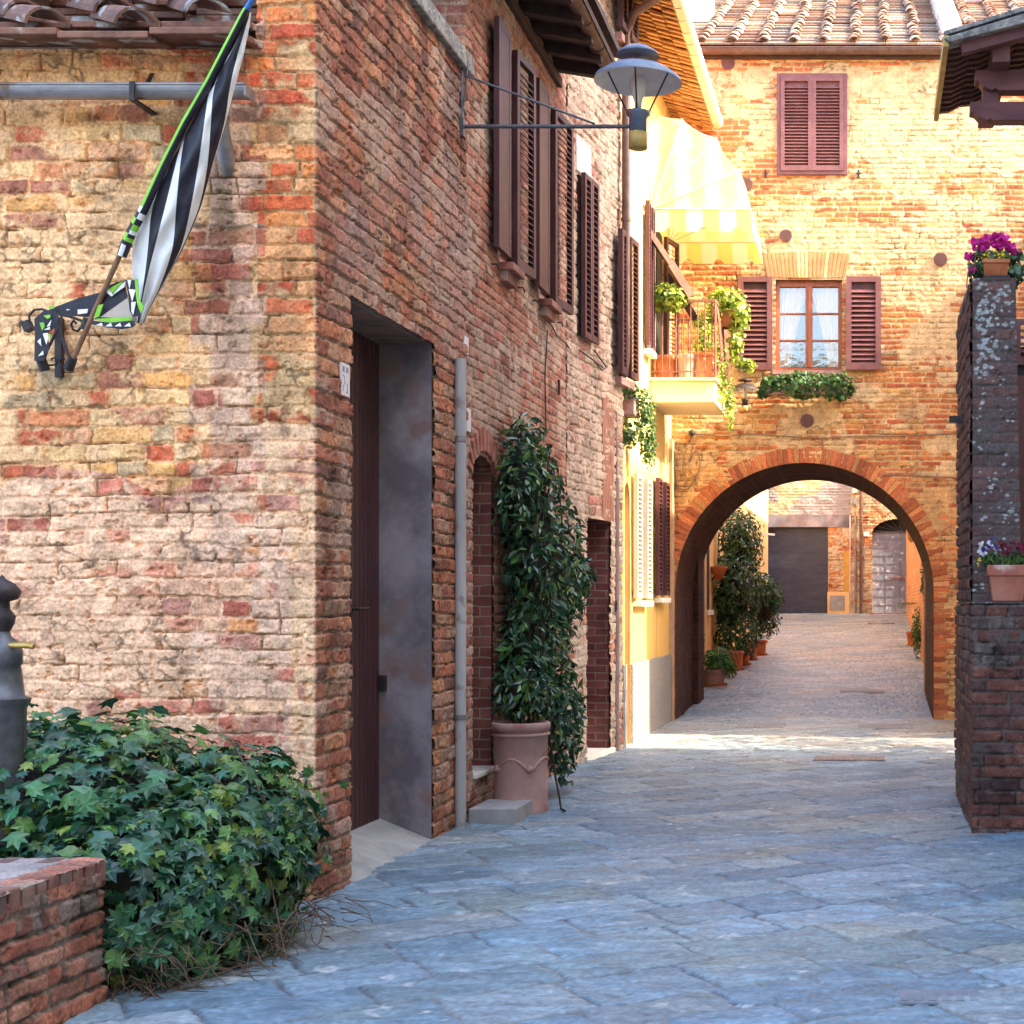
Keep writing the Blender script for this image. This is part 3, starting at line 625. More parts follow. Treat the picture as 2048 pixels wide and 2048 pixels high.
def cbox(b, a, c, z0, z1, dep=.5, m=0, front=0.0):
    p = Vector((XW, 13.62, 0)) + d * a + nrm * (front - .014); b.obox(p + Vector((0, 0, z0)), d * (c - a), -nrm * dep, Vector((0, 0, z1 - z0)), m)
cbox(b, .0, s0 - .006, 0, 9.5); cbox(b, s1 + .006, .985, 0, 9.5); cbox(b, s0 - .006, s1 + .006, dz0 + .01, 9.5)
b.build('wall_core', bpy.data.materials['reveal_brick'], Cc)
b = MB(); cbox(b, s0, s1, 0, dz0, .05, front=-.35); b.build('door', M_DOOR, Cc)
b = MB(); cbox(b, s0 - .03, s1 + .05, -.02, .06, .34, front=.05); tag(b.build('door_sill', M_CREAM, Cc, bevel=.006), 'low white stone threshold of the doorway')
b = MB(); cbox(b, s0 + .28, s1 + .06, dz0, dz0 + 1.25, .03, front=.03); o = b.build('brick_band', mat_noise('red_brick_band', (.17, .06, .04), (.34, .16, .10), 14, .9, .8, stretch=(5, 5, .35)), Cc, bevel=.01)
def cshut(x0, x1, ytop, ybot, name='window', leaves=2, patch=False):
    a, c = upt(x0), upt(x1); pa = cpt(x0, ytop); pc = cpt(x1, ybot); z1 = pa.z; z0 = pc.z
    b = MB(); cbox(b, a, c, z0 + .02, z1 - .02, .05, front=.045); wn = b.build(name, M_BLK, Cc)
    wd = (d * (c - a)).length / leaves; p0 = Vector((XW, 13.62, 0)) + d * a + nrm * .05
    for k in range(leaves):
        b = MB(); leaf_shutter(b, p0 + d.normalized() * wd * k + Vector((0, 0, z0)), d, nrm, wd - .006, z1 - z0, th=.04, st=.045, pitch=.055); b.build('shutter', M_SHUT, wn)
    return wn
w3 = cshut(1152, 1181, 345, 690)
p = cpt(1165, 300); b = MB(); cbox(b, upt(1149), upt(1179), 5.52, 5.86, .02, front=.035); b.build('plaster_patch', mat_noise('white_patch', (.42, .39, .39), (.54, .51, .50), 6, .9, .3), Cc, bevel=.01)
b = MB(); q = [cpt(1152, 700, .03), cpt(1152, 720, .16), cpt(1165, 740, .18), cpt(1180, 735, .16), cpt(1182, 700, .03)]; b.tube(q, .008, 6); b.tube([cpt(1160, 705, .03), cpt(1170, 735, .17)], .007, 6); b.build('wire_shelf', M_WIRE, w3)
# window 4 & 5 with open leaves
for (x0, x1, x2, x3, yt, yb) in ((1210, 1221, 1228, 1244, 447, 757), (1210, 1222, 1229, 1243, -120, 80)):
    a0, a1, a2, a3 = (upt(x + 12) for x in (x0, x1, x2, x3)); z1 = cpt(x0, yt).z; z0 = cpt(x3, yb).z
    b = MB(); cbox(b, a1, a2, z0, z1, .05, front=.03); wn = b.build('window', M_BLK, Cc); p0 = Vector((XW, 13.62, 0)) + nrm * .07
    b = MB(); leaf_shutter(b, p0 + d * a0 + Vector((0, 0, z0)), d, nrm, (d * (a1 - a0)).length, z1 - z0, th=.05); cbox(b, a0 + .01, a1 - .01, z0 + .04, z1 - .04, .02, front=.10); b.build('shutter', M_SHUT, wn)
    b = MB(); leaf_shutter(b, p0 + d * a2 + Vector((0, 0, z0)), d, nrm, (d * (a3 - a2)).length, z1 - z0, th=.05); b.build('shutter', M_SHUT, wn)
    b = MB(); cbox(b, a0 + .05, a3, z0 - .10, z0 - .02, .1, front=.10); b.build('sill', M_TERRP, wn, bevel=.006)
# door knocker ring / meter plates
b = MB(); q = cpt(1226, 1212, .02); b.tube([q + Vector((.01, .05 * math.cos(t), .06 * math.sin(t))) for t in np.linspace(0, 6.28, 13)], .007, 6); b.build('iron_ring', M_IRON, Cc)
# springs / cables on C
b = MB(); q0 = cpt(1118, 760, .03) ; b.tube([PXp(1118, y, XW + .03) for y in range(760, 795, 5)], .012, 6); tag(b.build('wall_spring', M_IRON, None), 'short dark coil spring hung on the brick wall above the climbing plant', 'spring')
# grey wall conduit
b = MB(); pts = [PXp(x, y, XW + .02) for x, y in ((1095, 660), (1090, 750), (1092, 860))]; b.tube(pts, .006, 6); pts = [PXp(x, y, XW + .02) for x, y in ((1098, 640), (1113, 670), (1135, 690), (1140, 700))]; b.tube(pts, .006, 6); tag(b.build('cable', M_WIRE, None), 'thin dark cable hanging down the brick wall below the second pair of shutters', 'cable')

# ============================================================ BUILDING D : yellow house
XD = -2.575; DY = 15.42; YA = 19.3
D = thing('yellow_house', 'narrow yellow plastered house with balcony, beside the archway', 'house', (-4, 17.3, 0))
AD0, AD1 = 15.63, 15.98
def holeD(u, v):
    y = DY + u; m = (AD0 + AD1) / 2
    return ((y > AD0) & (y < AD1) & ((v < 2.60) | (((y - m) / ((AD1 - AD0) / 2)) ** 2 + ((v - 2.6) / .18) ** 2 < 1)))
def plasterD():
    us = np.arange(0, YA - DY + .01, .02); vs = np.arange(0, 8.0, .02); U, V = np.meshgrid(us, vs, indexing='ij')
    h = .006 * (fbm(U * 2, V * 2, 3, 3) - .5) + .002 * (fbm(U * 20, V * 20, 3, 5) - .5)
    base = np.array((.70, .41, .12)); c = base * (.88 + .24 * fbm(U * 1.5, V * 1.1, 5, 7))[..., None]
    c = lerp(c, np.array((.76, .57, .25)), sst(2.9, 3.2, V)[..., None] * .65)
    st = sst(.6, .75, fbm(U * 5, V * .9, 4, 15))[..., None]; c = lerp(c, c * .82, st)
    co = np.stack([XD + h, DY + U, V], -1); uc = (us[1:] + us[:-1]) / 2; vc = (vs[1:] + vs[:-1]) / 2; Aa, Bb = np.meshgrid(uc, vc, indexing='ij')
    return np_mesh('wall', co.reshape(-1, 3), grid_faces(len(us), len(vs), ~holeD(Aa, Bb)), mat_attr('yellow_render', .9, .25, 80, .08), D, c.reshape(-1, 3))
plasterD()
b = MB(); b.box(-5.5, XD - .35, DY + .02, YA - .02, 0, 7.9); b.box(XD - .36, XD - .012, DY + .003, AD0 - .01, 0, 7.9); b.box(XD - .36, XD - .012, AD1 + .01, YA - .01, 0, 7.9); b.box(XD - .36, XD - .012, AD0 - .01, AD1 + .01, 2.8, 7.9)
b.build('wall_core', M_YEL, D)
b = MB(); b.box(XD - .008, XD + .03, DY - .01, AD0 - .01, 0, .87); b.box(XD - .008, XD + .035, AD1 + .01, YA - .28, 0, .86); b.build('plinth', M_PLINTH, D, bevel=.006)
b = MB(); b.box(XD - .2, XD - .17, AD0, AD1, 0, 2.8); tag(b.build('door', mat_noise('ochre_door', (.40, .24, .10), (.5, .32, .14), 6, .7, .1), D), 'arched ochre side door')
b = MB(); b.box(XD - .01, XD + .045, YA - .25, YA - .05, 0, 3.6); b.build('corner_strip', mat_noise('brownish_strip', (.36, .22, .13), (.48, .32, .19), 4, .85, .2), D)
# lower windows: pale open shutters, dark open shutters
def dwin(x0, x1, yt, yb, mt, lab):
    g = []; Ys = [3000 * (XD + .06) / (x - 1743) for x in (x0, x1)]; z1 = EYE - (yt - 1208) * Ys[0] / 3000; z0 = EYE - (yb - 1208) * Ys[0] / 3000
    L = Ys[1] - Ys[0]; b = MB(); b.box(XD + .002, XD + .012, Ys[0] + L * .36, Ys[0] + L * .64, z0, z1); wn = b.build('window', M_BLK, D)
    for a, c in ((0, .34), (.66, 1)):
        b = MB(); leaf_shutter(b, (XD + .03, Ys[0] + L * a, z0), (0, 1, 0), (1, 0, 0), L * (c - a), z1 - z0, th=.045, st=.04, pitch=.05); o = b.build('shutter', mt, wn)
        if lab: tag(o, lab)
    b = MB(); b.box(XD - .1, XD + .10, Ys[0] + L * .1, Ys[0] + L * .9, z0 - .09, z0 - .03); b.build('sill', M_CREAM, wn, bevel=.005)
dwin(1273, 1303, 946, 1196, M_CREAMS, 'cream louvred shutter')
dwin(1316, 1338, 955, 1190, M_SHUT, None)
dwin(1296, 1308, 400, 690, M_SHUT, None)
# balcony door shutters (upper) and door
b = MB(); b.box(XD + .001, XD + .012, 17.9, 18.35, 4.1, 6.0); bd = b.build('balcony_door', M_BLK, D)
b = MB(); leaf_shutter(b, (XD + .03, 18.38, 4.1), (0.25, 1, 0), (1, -.2, 0), .42, 1.9, th=.04); b.build('shutter', M_SHUT, bd)
# eave with soffit tiles and gutter
def soffit():
    Vs, Fs, Cs = [], [], []; n0 = 0; rs = np.random.RandomState(9); y = 14.6
    while y < YA - .05:
        for k in range(4):
            x = XD - .02 + k * .145; z = 7.74 - k * .045; t = .022; w = .135; dd = rs.normal(0, .006)
            o = np.array((x, y, z + dd)); a = np.array((w, 0, -.035)); bb = np.array((0, .10, .016)); cth = np.array((0, 0, t))
            vv = np.array([o, o + a, o + a + bb, o + bb, o + cth, o + a + cth, o + a + bb + cth, o + bb + cth])
            Vs.append(vv); Fs.append(np.array([(0, 3, 2, 1), (4, 5, 6, 7), (0, 1, 5, 4), (1, 2, 6, 5), (2, 3, 7, 6), (3, 0, 4, 7)]) + n0); n0 += 8
            Cs.append(np.tile(np.array((.62, .30, .11)) * rs.uniform(.6, 1.1), (8, 1)))
        y += .135
    return np_mesh('soffit', np.concatenate(Vs), np.concatenate(Fs), M_SOFF, D, np.concatenate(Cs), smooth=False)
soffit()
b = MB(); b.obox((XD - .6, 14.55, 8.0), (1.16, 0, -.40), (0, YA - 14.57, 0), (0, 0, .05)); b.build('roof', M_TERRD, D)
b = MB(); gx, gz = XD + .60, 7.62; b.obox((gx - .07, 13.8, gz), (.14, 0, 0), (0, YA - .12 - 13.8, 0), (0, 0, .008)); b.obox((gx - .085, 13.8, gz + .07), (.012, 0, 0), (0, YA - .12 - 13.8, 0), (0, 0, .01))
n = 14
for i in range(n):
    f = lambda t: (gx + .08 * math.cos(t), gz + .08 * math.sin(t) + .04); a0 = f(math.pi * (1 + i / n)); a1 = f(math.pi * (1 + (i + 1) / n))
    b.add([(a0[0], 13.8, a0[1]), (a1[0], 13.8, a1[1]), (a1[0], YA - .12, a1[1]), (a0[0], YA - .12, a0[1])], [(3, 2, 1, 0)], 0, True)
for y in np.arange(14, YA - .2, .33): b.tube([(gx + .084 * math.cos(math.pi * (1 + i / 8)), y, gz + .04 + .084 * math.sin(math.pi * (1 + i / 8))) for i in range(9)], .005, 5)
b.build('gutter', mat_noise('cream_gutter', (.66, .54, .34), (.74, .62, .42), 5, .45, .05), D)
b = MB(); xd, yd = XD + .075, 15.28
b.tube([(gx, 14.7, gz - .02), (gx - .12, 14.85, gz - .1), (xd + .1, 15.15, gz - .16), (xd, yd, gz - .3), (xd, yd, 7.0), (xd, yd, 4.35), (xd, yd, 4.0), (xd - .03, yd + .05, 3.85), (xd - .12, yd + .10, 3.72)], .042, 12)
for z in (6.9, 5.4, 4.3): b.tube([(xd, yd, z), (xd, yd, z + .03)], .05, 12)
tag(b.build('downspout', M_COPP, D), 'brown round downspout on the upper wall')
b = MB(); xe, ye = -2.60, 15.20; b.tube([(xe, ye, 0.0), (xe, ye, 2.78)], .045, 12); b.tube([(xe + .01, ye, 2.78), (xe + .01, ye, 3.45)], .018, 8)
for z in (.75, 2.1): b.tube([(xe, ye, z), (xe, ye, z + .035)], .055, 12)
o = b.build('drainpipe', mat_noise('brown_grey_pipe', (.13, .09, .085), (.18, .13, .12), 6, .5, .1), None, loc=(xe, ye, 0)); tag(o, 'dark brown drainpipe at street level between the stone house and the yellow house', 'drainpipe')
b = MB(); b.box(-2.575, -2.535, 15.44, 15.56, .1, .62); tag(b.build('meter_plate', M_CONC2, D, bevel=.003), 'small grey metal plate')
# balcony
bal = MB(); BX = -1.815; bal.box(XD + .003, BX, 17.4, 18.6, 3.84, 4.085); bal.box(XD + .004, BX + .03, 17.37, 18.63, 4.085, 4.125)
balc = bal.build('balcony', M_YELP, D, bevel=.008)
b = MB(); zt = 5.02; b.beam((XD, 17.42, zt), (BX, 17.42, zt), .035, .03); b.beam((BX, 17.42, zt), (BX, 18.58, zt), .035, .03); b.beam((XD, 18.58, zt), (BX, 18.58, zt), .035, .03)
b.beam((XD, 17.42, 4.2), (BX, 17.42, 4.2), .02, .015); b.beam((BX, 17.42, 4.2), (BX, 18.58, 4.2), .02, .015); b.beam((XD, 18.58, 4.2), (BX, 18.58, 4.2), .02, .015)
for k in range(9): b.tube([(XD + .06 + k * .083, 17.42, 4.12), (XD + .06 + k * .083, 17.42, zt)], .007, 6); b.tube([(XD + .06 + k * .083, 18.58, 4.12), (XD + .06 + k * .083, 18.58, zt)], .007, 6)
for k in range(12): y = 17.5 + k * .095; b.tube([(BX, y, 4.12), (BX + .06, y, 4.4), (BX + .03, y, 4.8), (BX, y, zt)], .007, 6)
b.tube([(BX, 17.42, 4.12), (BX, 17.42, zt + .02)], .014, 8); b.tube([(BX, 18.58, 4.12), (BX, 18.58, zt + .02)], .014, 8)
b.build('railing', mat_noise('rusty_rail', (.16, .06, .035), (.28, .12, .07), 12, .6, .2), balc)

# ---- awning
AW = thing('awning', 'sunlit yellow and white striped dome awning above the balcony', 'awning', (XD, 18.2, 6.1))
hub = np.array((XD + .02, 6.08)); a0_, a1_ = 17.4, 19.0
ribpx = [(1296, 218), (1364, 238), (1433, 276), (1479, 341), (1501, 418)]
ribs = []
for (x, y) in ribpx: q = P(x, y, 17.4); ribs.append((q[0], q[2]))
def awn():
    Vs, Fs, Cs = [], [], []
    def add_grid(pts, cols):
        nonlocal Vs, Fs, Cs
        n0 = sum(len(v) for v in Vs); a, b_, _ = pts.shape; Vs.append(pts.reshape(-1, 3)); Cs.append(cols.reshape(-1, 3)); Fs.append(grid_faces(a, b_) + n0)
    YE_ = np.array((.80, .72, .38)); WH = np.array((.80, .77, .66))
    def stripes(t, q=None):
        s = (np.floor(t * 9) % 2)[..., None]; return lerp(WH, YE_, s * .95)
    prof = [ribs[0]]
    for i in range(len(ribs) - 1):
        for k in range(1, 7):
            t = k / 6; p = np.array(ribs[i]) * (1 - t) + np.array(ribs[i + 1]) * t
            c = p - hub; p = hub + c * (1 - .035 * math.sin(math.pi * t)); prof.append(tuple(p))
    prof = np.array(prof)
    ny = 90; ys = np.linspace(a0_, a1_, ny); T, I = np.meshgrid(np.linspace(0, 1, ny), np.arange(len(prof)), indexing='ij')
    pts = np.stack([prof[I, 0], np.repeat(ys[:, None], len(prof), 1), prof[I, 1]], -1); add_grid(pts, stripes(T))
    for yy in (a0_, a1_):                    # gores at both ends
        rr = np.linspace(0.02, 1, 24); A_, I2 = np.meshgrid(rr, np.arange(len(prof)), indexing='ij')
        px = hub[0] + (prof[I2, 0] - hub[0]) * A_; pz = hub[1] + (prof[I2, 1] - hub[1]) * A_
        sag = .015 * np.sin(np.pi * ((I2 % 6) / 6)) * A_
        pts = np.stack([px, np.full(px.shape, yy) + (sag if yy == a0_ else -sag), pz], -1)
        add_grid(pts, stripes((px - hub[0]) * .62 + .055))
    return np_mesh('canopy', np.concatenate(Vs), np.concatenate(Fs), M_AWN, AW, np.concatenate(Cs), smooth=False)
awn()
def valance():
    xr, zr = ribs[-1]; Vs, Fs, Cs = [], [], []; n0 = 0
    for seg in range(3):
        n = 60
        if seg == 0: P0, P1 = (XD + .05, a0_), (xr, a0_)
        elif seg == 1: P0, P1 = (xr, a0_), (xr, a1_)
        else: P0, P1 = (XD + .05, a1_), (xr, a1_)
        t = np.linspace(0, 1, n); L = math.hypot(P1[0] - P0[0], P1[1] - P0[1]); s = t * L; ph = (s % .38) / .38
        notch = np.clip(1.6 - abs(ph - .5) * 9, 0, 1) * .06; x = P0[0] + (P1[0] - P0[0]) * t; y = P0[1] + (P1[1] - P0[1]) * t
        top = zr + (0 if seg else 0); flare = .06 if seg != 1 else .08
        out = np.array([(0, -1), (1, 0), (0, 1)][seg], float)
        for j, (zz, fl) in enumerate(((0, 0), (-.27, flare * .3))):
            z = np.full(n, top + zz) + (notch if j else 0); xx = x + out[0] * fl + (t * .03 if seg != 1 else .0) * j; yy = y + out[1] * fl
            Vs.append(np.stack([xx, yy, z], -1))
            st = (np.floor(s / .19) % 2)[:, None]; Cs.append(lerp(np.array((.80, .77, .66)), np.array((.80, .66, .22)), st * .95))
        F = np.array([(i, i + 1, n + i + 1, n + i) for i in range(n - 1)]) + n0; Fs.append(F); n0 += 2 * n
    return np_mesh('valance', np.concatenate(Vs), np.concatenate(Fs), M_AWN, AW, np.concatenate(Cs), smooth=False)
valance()
for (x, z) in ribs:
    b = MB(); b.tube([(hub[0], a0_ - .004, hub[1]), (x, a0_ - .004, z), (x + .004, (a0_ + a1_) / 2, z + .003), (x, a1_, z), (hub[0], a1_, hub[1])], .009, 6); b.build('rib', mat_noise('awning_tube', (.6, .5, .3), (.7, .6, .4), 5, .4, 0) if 'awning_tube' not in bpy.data.materials else bpy.data.materials['awning_tube'], AW)
# ---- diagonal wooden props from the facade over the balcony
b = MB(); b.beam(P(1266, 417, 17.0), P(1352, 545, 17.3), .05, .07); b.beam(P(1340, 528, 17.25), P(1380, 593, 17.4), .07, .10)
tag(b.build('wooden_prop', mat_noise('prop_wood', (.09, .04, .025), (.15, .075, .045), 7, .7, .3), None, bevel=.004), 'brown wooden pole slanting down from the yellow wall to above the balcony rail', 'pole')
b = MB(); b.beam(P(1333, 545, 18.5), P(1400, 650, 18.3), .05, .10); tag(b.build('wooden_prop', M_DARKW, None, bevel=.004), 'darker second slanting pole behind the balcony railing', 'pole')

# ============================================================ ARCH HOUSE
H = thing('arch_house', 'warm brick house spanning the street over a wide round archway', 'house', (-.8, 20.6, 0))
AX, AR, AZ = -.865, 1.665, 1.65; XL, XR_ = -3.2, 3.4
WX0, WX1, WZ0, WZ1 = P(1551, 0, YA)[0], P(1684, 0, YA)[0], P(0, 741, YA)[2], P(0, 559, YA)[2]
def holeH(u, v):
    X = XL + u; inn = ((X - AX) ** 2 + (v - AZ) ** 2 < (AR + .06) ** 2) | ((abs(X - AX) < AR + .06) & (v < AZ))
    return inn | ((X > WX0) & (X < WX1) & (v > WZ0) & (v < WZ1))
zonesH = lambda U, V: [('arch', V + .8 * fbm(U * .8, V * .8, 3, 2) > 3.6, (.62, .42, .22)), ('archlow', V + .8 * fbm(U * .8, V * .8, 3, 2) <= 3.6, (.58, .34, .145))]
coverH = lambda U, V: .30 + .10 * sst(2.5, 5, V) - .15 * sst(6.5, 4.2, V) * sst(2.8, 4.2, V) + .35 * np.exp(-(((XL + U + 1.0) / .45) ** 2 + ((V - 6.1) / .3) ** 2)) + .3 * np.exp(-(((XL + U - .8) / .25) ** 2 + ((V - 6.6) / .18) ** 2)) + .3 * np.exp(-(((XL + U - .3) / 1.1) ** 2 + ((V - 7.6) / .45) ** 2))
wall_path('wall', [(XL, YA), (XR_, YA)], 0, 8.56, .012, .0115, M_WALL, H, holeH, zones=zonesH, cover=coverH, rows=(.064, .074), lens=(.13, .27, .27, .30), joint=.013, wob=.005, seed=51, depth=.010, rough=.0035, stain=.16, edge=.010)
# ring of bricks
def ring():
    rs = np.random.RandomState(4); Vs, Fs, Cs = [], [], []; n0 = 0; pal = np.array(PAL['archlow']); 
    segs = 78; tot = math.pi
    items = []
    for i in range(segs): items.append(('a', math.pi * i / segs, math.pi * (i + 1) / segs))
    z = 0
    while z < AZ - .03:
        items += [('l', z, z + .062), ('r', z, z + .062)]; z += .069
    for it in items:
        k, a, c = it; g = .0055; w = .20 + rs.normal(0, .006); pr = .014 + rs.normal(0, .004); col = pal[rs.randint(len(pal))] * rs.uniform(.75, 1.25)
        if k == 'a':
            r0, r1 = AR, AR + w; da = g / AR; p = [(AX + r0 * math.cos(a + da), AZ + r0 * math.sin(a + da)), (AX + r1 * math.cos(a + da * .7), AZ + r1 * math.sin(a + da * .7)), (AX + r1 * math.cos(c - da * .7), AZ + r1 * math.sin(c - da * .7)), (AX + r0 * math.cos(c - da), AZ + r0 * math.sin(c - da))]
        elif k == 'l': w = .13 + .09 * rs.rand(); p = [(AX - AR, a), (AX - AR - w, a), (AX - AR - w, c), (AX - AR, c)]
        else: w = .13 + .09 * rs.rand(); p = [(AX + AR, a), (AX + AR + w, a), (AX + AR + w, c), (AX + AR, c)]
        vv = [(q[0], YA - pr, q[1]) for q in p] + [(q[0], YA + .03, q[1]) for q in p]
        Vs.append(np.array(vv)); Fs.append(np.array([(0, 1, 2, 3), (4, 7, 6, 5), (0, 4, 5, 1), (1, 5, 6, 2), (2, 6, 7, 3), (3, 7, 4, 0)]) + n0); n0 += 8; Cs.append(np.tile(col, (8, 1)))
    o = np_mesh('arch_ring', np.concatenate(Vs), np.concatenate(Fs), M_WALL, H, np.concatenate(Cs), smooth=False)
    bv = o.modifiers.new('bevel', 'BEVEL'); bv.width = .004; bv.segments = 1
ring()
# mortar bed behind the ring + tunnel vault
def annulus(r0, r1, y, name, mt):
    n = 60; pts0 = [(AX - r0, 0)] + [(AX - r0 * math.cos(math.pi * i / n), AZ + r0 * math.sin(math.pi * i / n)) for i in range(n + 1)] + [(AX + r0, 0)]
    pts1 = [(AX - r1, 0)] + [(AX - r1 * math.cos(math.pi * i / n), AZ + r1 * math.sin(math.pi * i / n)) for i in range(n + 1)] + [(AX + r1, 0)]
    b = MB()
    for i in range(len(pts0) - 1): b.add([(pts0[i][0], y, pts0[i][1]), (pts0[i + 1][0], y, pts0[i + 1][1]), (pts1[i + 1][0], y, pts1[i + 1][1]), (pts1[i][0], y, pts1[i][1])], [(0, 1, 2, 3)])
    return b, pts0
b, prof = annulus(AR, AR + .12, YA + .004, '', None)
b.build('arch_mortar', mat_noise('arch_mortar', (.40, .23, .10), (.52, .32, .15), 9, .95, .4), H)
b = MB(); YT = 22.0
for i in range(len(prof) - 1):
    p, q = prof[i], prof[i + 1]; b.add([(p[0], YA - .004, p[1]), (q[0], YA - .004, q[1]), (q[0], YT, q[1]), (p[0], YT, p[1])], [(0, 1, 2, 3)], 0, 1 < i < len(prof) - 2)
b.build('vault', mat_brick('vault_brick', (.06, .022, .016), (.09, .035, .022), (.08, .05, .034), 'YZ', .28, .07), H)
b = MB()   # masses around the passage
b.box(-6, AX - AR - .02, YA + .35, YT, 0, 8.5); b.box(AX + AR + .02, 6, YA + .35, YT, 0, 8.5); b.box(-5, AX - AR - .02, YA + .02, YA + .35, 0, WZ0 - .1); b.box(AX + AR + .02, 5, YA + .02, YA + .35, 0, WZ0 - .1)
b.box(AX - AR - .05, AX + AR + .05, YA + .35, YT + .01, AZ + AR + .06, 8.5)
b.box(-4, WX0 - .01, YA + .02, YA + .36, 3.42, 8.5); b.box(WX1 + .01, 5, YA + .02, YA + .36, 3.42, 8.5); b.box(WX0 - .01, WX1 + .01, YA + .02, YA + .36, WZ1 + .01, 8.5); b.box(WX0 - .01, WX1 + .01, YA + .02, YA + .36, 3.42, WZ0 - .01)
b.build('wall_core', M_HOUSE, H)
b = MB(); n = 40    # back face of the passage
for i in range(n):
    t0, t1 = math.pi * i / n, math.pi * (i + 1) / n; f = lambda t: (AX - AR * math.cos(t), AZ + AR * math.sin(t))
    p, q = f(t0), f(t1); b.add([(p[0], YT, p[1]), (q[0], YT, q[1]), (q[0], YT, AZ + AR + .2), (p[0], YT, AZ + AR + .2)], [(0, 1, 2, 3)])
b.build('wall_back', M_HOUSE, H); b = MB()
for i in range(n):
    t0, t1 = math.pi * i / n, math.pi * (i + 1) / n; p, q = f(t0), f(t1); b.add([(p[0], YA + .02, p[1]), (q[0], YA + .02, q[1]), (q[0], YA + .02, 3.42), (p[0], YA + .02, 3.42)], [(3, 2, 1, 0)])
b.build('wall_infill', M_HOUSE, H)
# inner pilasters of the passage (left)
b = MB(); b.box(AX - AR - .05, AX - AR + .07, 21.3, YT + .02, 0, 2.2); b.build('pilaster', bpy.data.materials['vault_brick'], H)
# flat brick arch over the window
b = MB(); xs0, xs1 = P(1525, 0, YA)[0], P(1702, 0, YA)[0]; zb, zt_ = P(0, 556, YA)[2], P(0, 508, YA)[2]; nb = 21
mm = [mat_noise('lintel_a', (.50, .19, .08), (.60, .27, .12), 9, .9, .3), mat_noise('lintel_b', (.62, .34, .16), (.70, .44, .24), 9, .9, .3)]
for i in range(nb):
    t0 = i / nb; t1 = (i + .86) / nb; xc = (xs0 + xs1) / 2; sp = .88
    X = lambda t, k: xc + (xs0 + (xs1 - xs0) * t - xc) * (sp if k == 0 else 1.0); rise = .03 * math.sin(math.pi * t0)
    b.prism([(X(t0, 0), YA - .018, zb), (X(t1, 0), YA - .018, zb), (X(t1, 1), YA - .018, zt_ + rise), (X(t0, 1), YA - .018, zt_ + rise)], (0, .03, 0), 1 if i in (8, 9, 10, 15) else 0)
b.build('window_arch', mm, H, bevel=.004)
# middle window: frame, panes, curtain, open shutters
b = MB(); fy = YA + .06
b.box(WX0, WX0 + .05, fy, fy + .06, WZ0, WZ1); b.box(WX1 - .05, WX1, fy, fy + .06, WZ0, WZ1); b.box(WX0 + .05, WX1 - .05, fy, fy + .06, WZ1 - .08, WZ1); b.box(WX0 + .05, WX1 - .05, fy, fy + .06, WZ0, WZ0 + .05)
xm = (WX0 + WX1) / 2; b.box(xm - .045, xm + .045, fy - .012, fy + .06, WZ0 + .05, WZ1 - .08); b.box(xm - .01, xm + .012, fy - .02, fy - .012, WZ0 + .06, WZ1 - .09)
hh = (WZ1 - WZ0 - .13) / 3
for k in (1, 2):
    z = WZ0 + .05 + hh * k; b.box(WX0 + .05, xm - .045, fy + .005, fy + .05, z - .012, z + .012); b.box(xm + .045, WX1 - .05, fy + .005, fy + .05, z - .012, z + .012)
win = b.build('window', M_WINW, H, bevel=.003)
for (x0, x1, tl) in ((WX0 + .05, xm - .045, .02), (xm + .045, WX1 - .05, -.015)):
    for k in range(3):
        z0 = WZ0 + .05 + hh * k + .012; b = MB(); b.box(x0, x1, fy + .028, fy + .032, z0, z0 + hh - .024); b.build('pane', M_GLASS, win)
b = MB(); nn = 30
for (x0, x1, sgn) in ((WX0 + .04, xm, 1), (xm, WX1 - .04, -1)):
    for i in range(nn):
        t0, t1 = i / nn, (i + 1) / nn
        def cp(t, z):
            w = .35 + .65 * ((z - WZ0) / (WZ1 - WZ0)) ** 1.3; tt = t * w if sgn > 0 else 1 - (1 - t) * w; return (x0 + (x1 - x0) * tt, fy + .12 + .015 * math.sin(t * 40), z)
        for j in range(6):
            za, zb_ = WZ0 + (WZ1 - WZ0) * j / 6, WZ0 + (WZ1 - WZ0) * (j + 1) / 6; b.add([cp(t0, za), cp(t1, za), cp(t1, zb_), cp(t0, zb_)], [(0, 1, 2, 3)], 0, True)
b.build('reflection_curtain', M_REFL_CURT, win)  # added cloth behind the glass; its cream colour stands in for reflections
b = MB(); b.box(WX0 - .02, WX1 + .02, YA + .33, YA + .35, WZ0 - .02, WZ1 + .02); b.box(WX0 - .04, WX1 + .04, YA - .03, YA + .06, WZ0 - .05, WZ0 - .003, 1); b.build('sill', [M_BLK, M_TERRP], win)
for (x0, x1) in ((1476, 1545), (1692, 1762)):
    X0, X1 = P(x0, 0, YA - .05)[0], P(x1, 0, YA - .05)[0]; b = MB(); leaf_shutter(b, (X1, YA - .03, P(0, 741, YA)[2]), (-1, 0, 0), (0, -1, 0), X1 - X0, P(0, 555, YA)[2] - P(0, 741, YA)[2], th=.045, st=.07, pitch=.062, tilt=.9)
    b.box(X0 + .02, X1 - .02, YA - .028, YA - .022, P(0, 738, YA)[2], P(0, 558, YA)[2], 1); b.build('shutter', [M_SHUTM, M_SHUT], win)
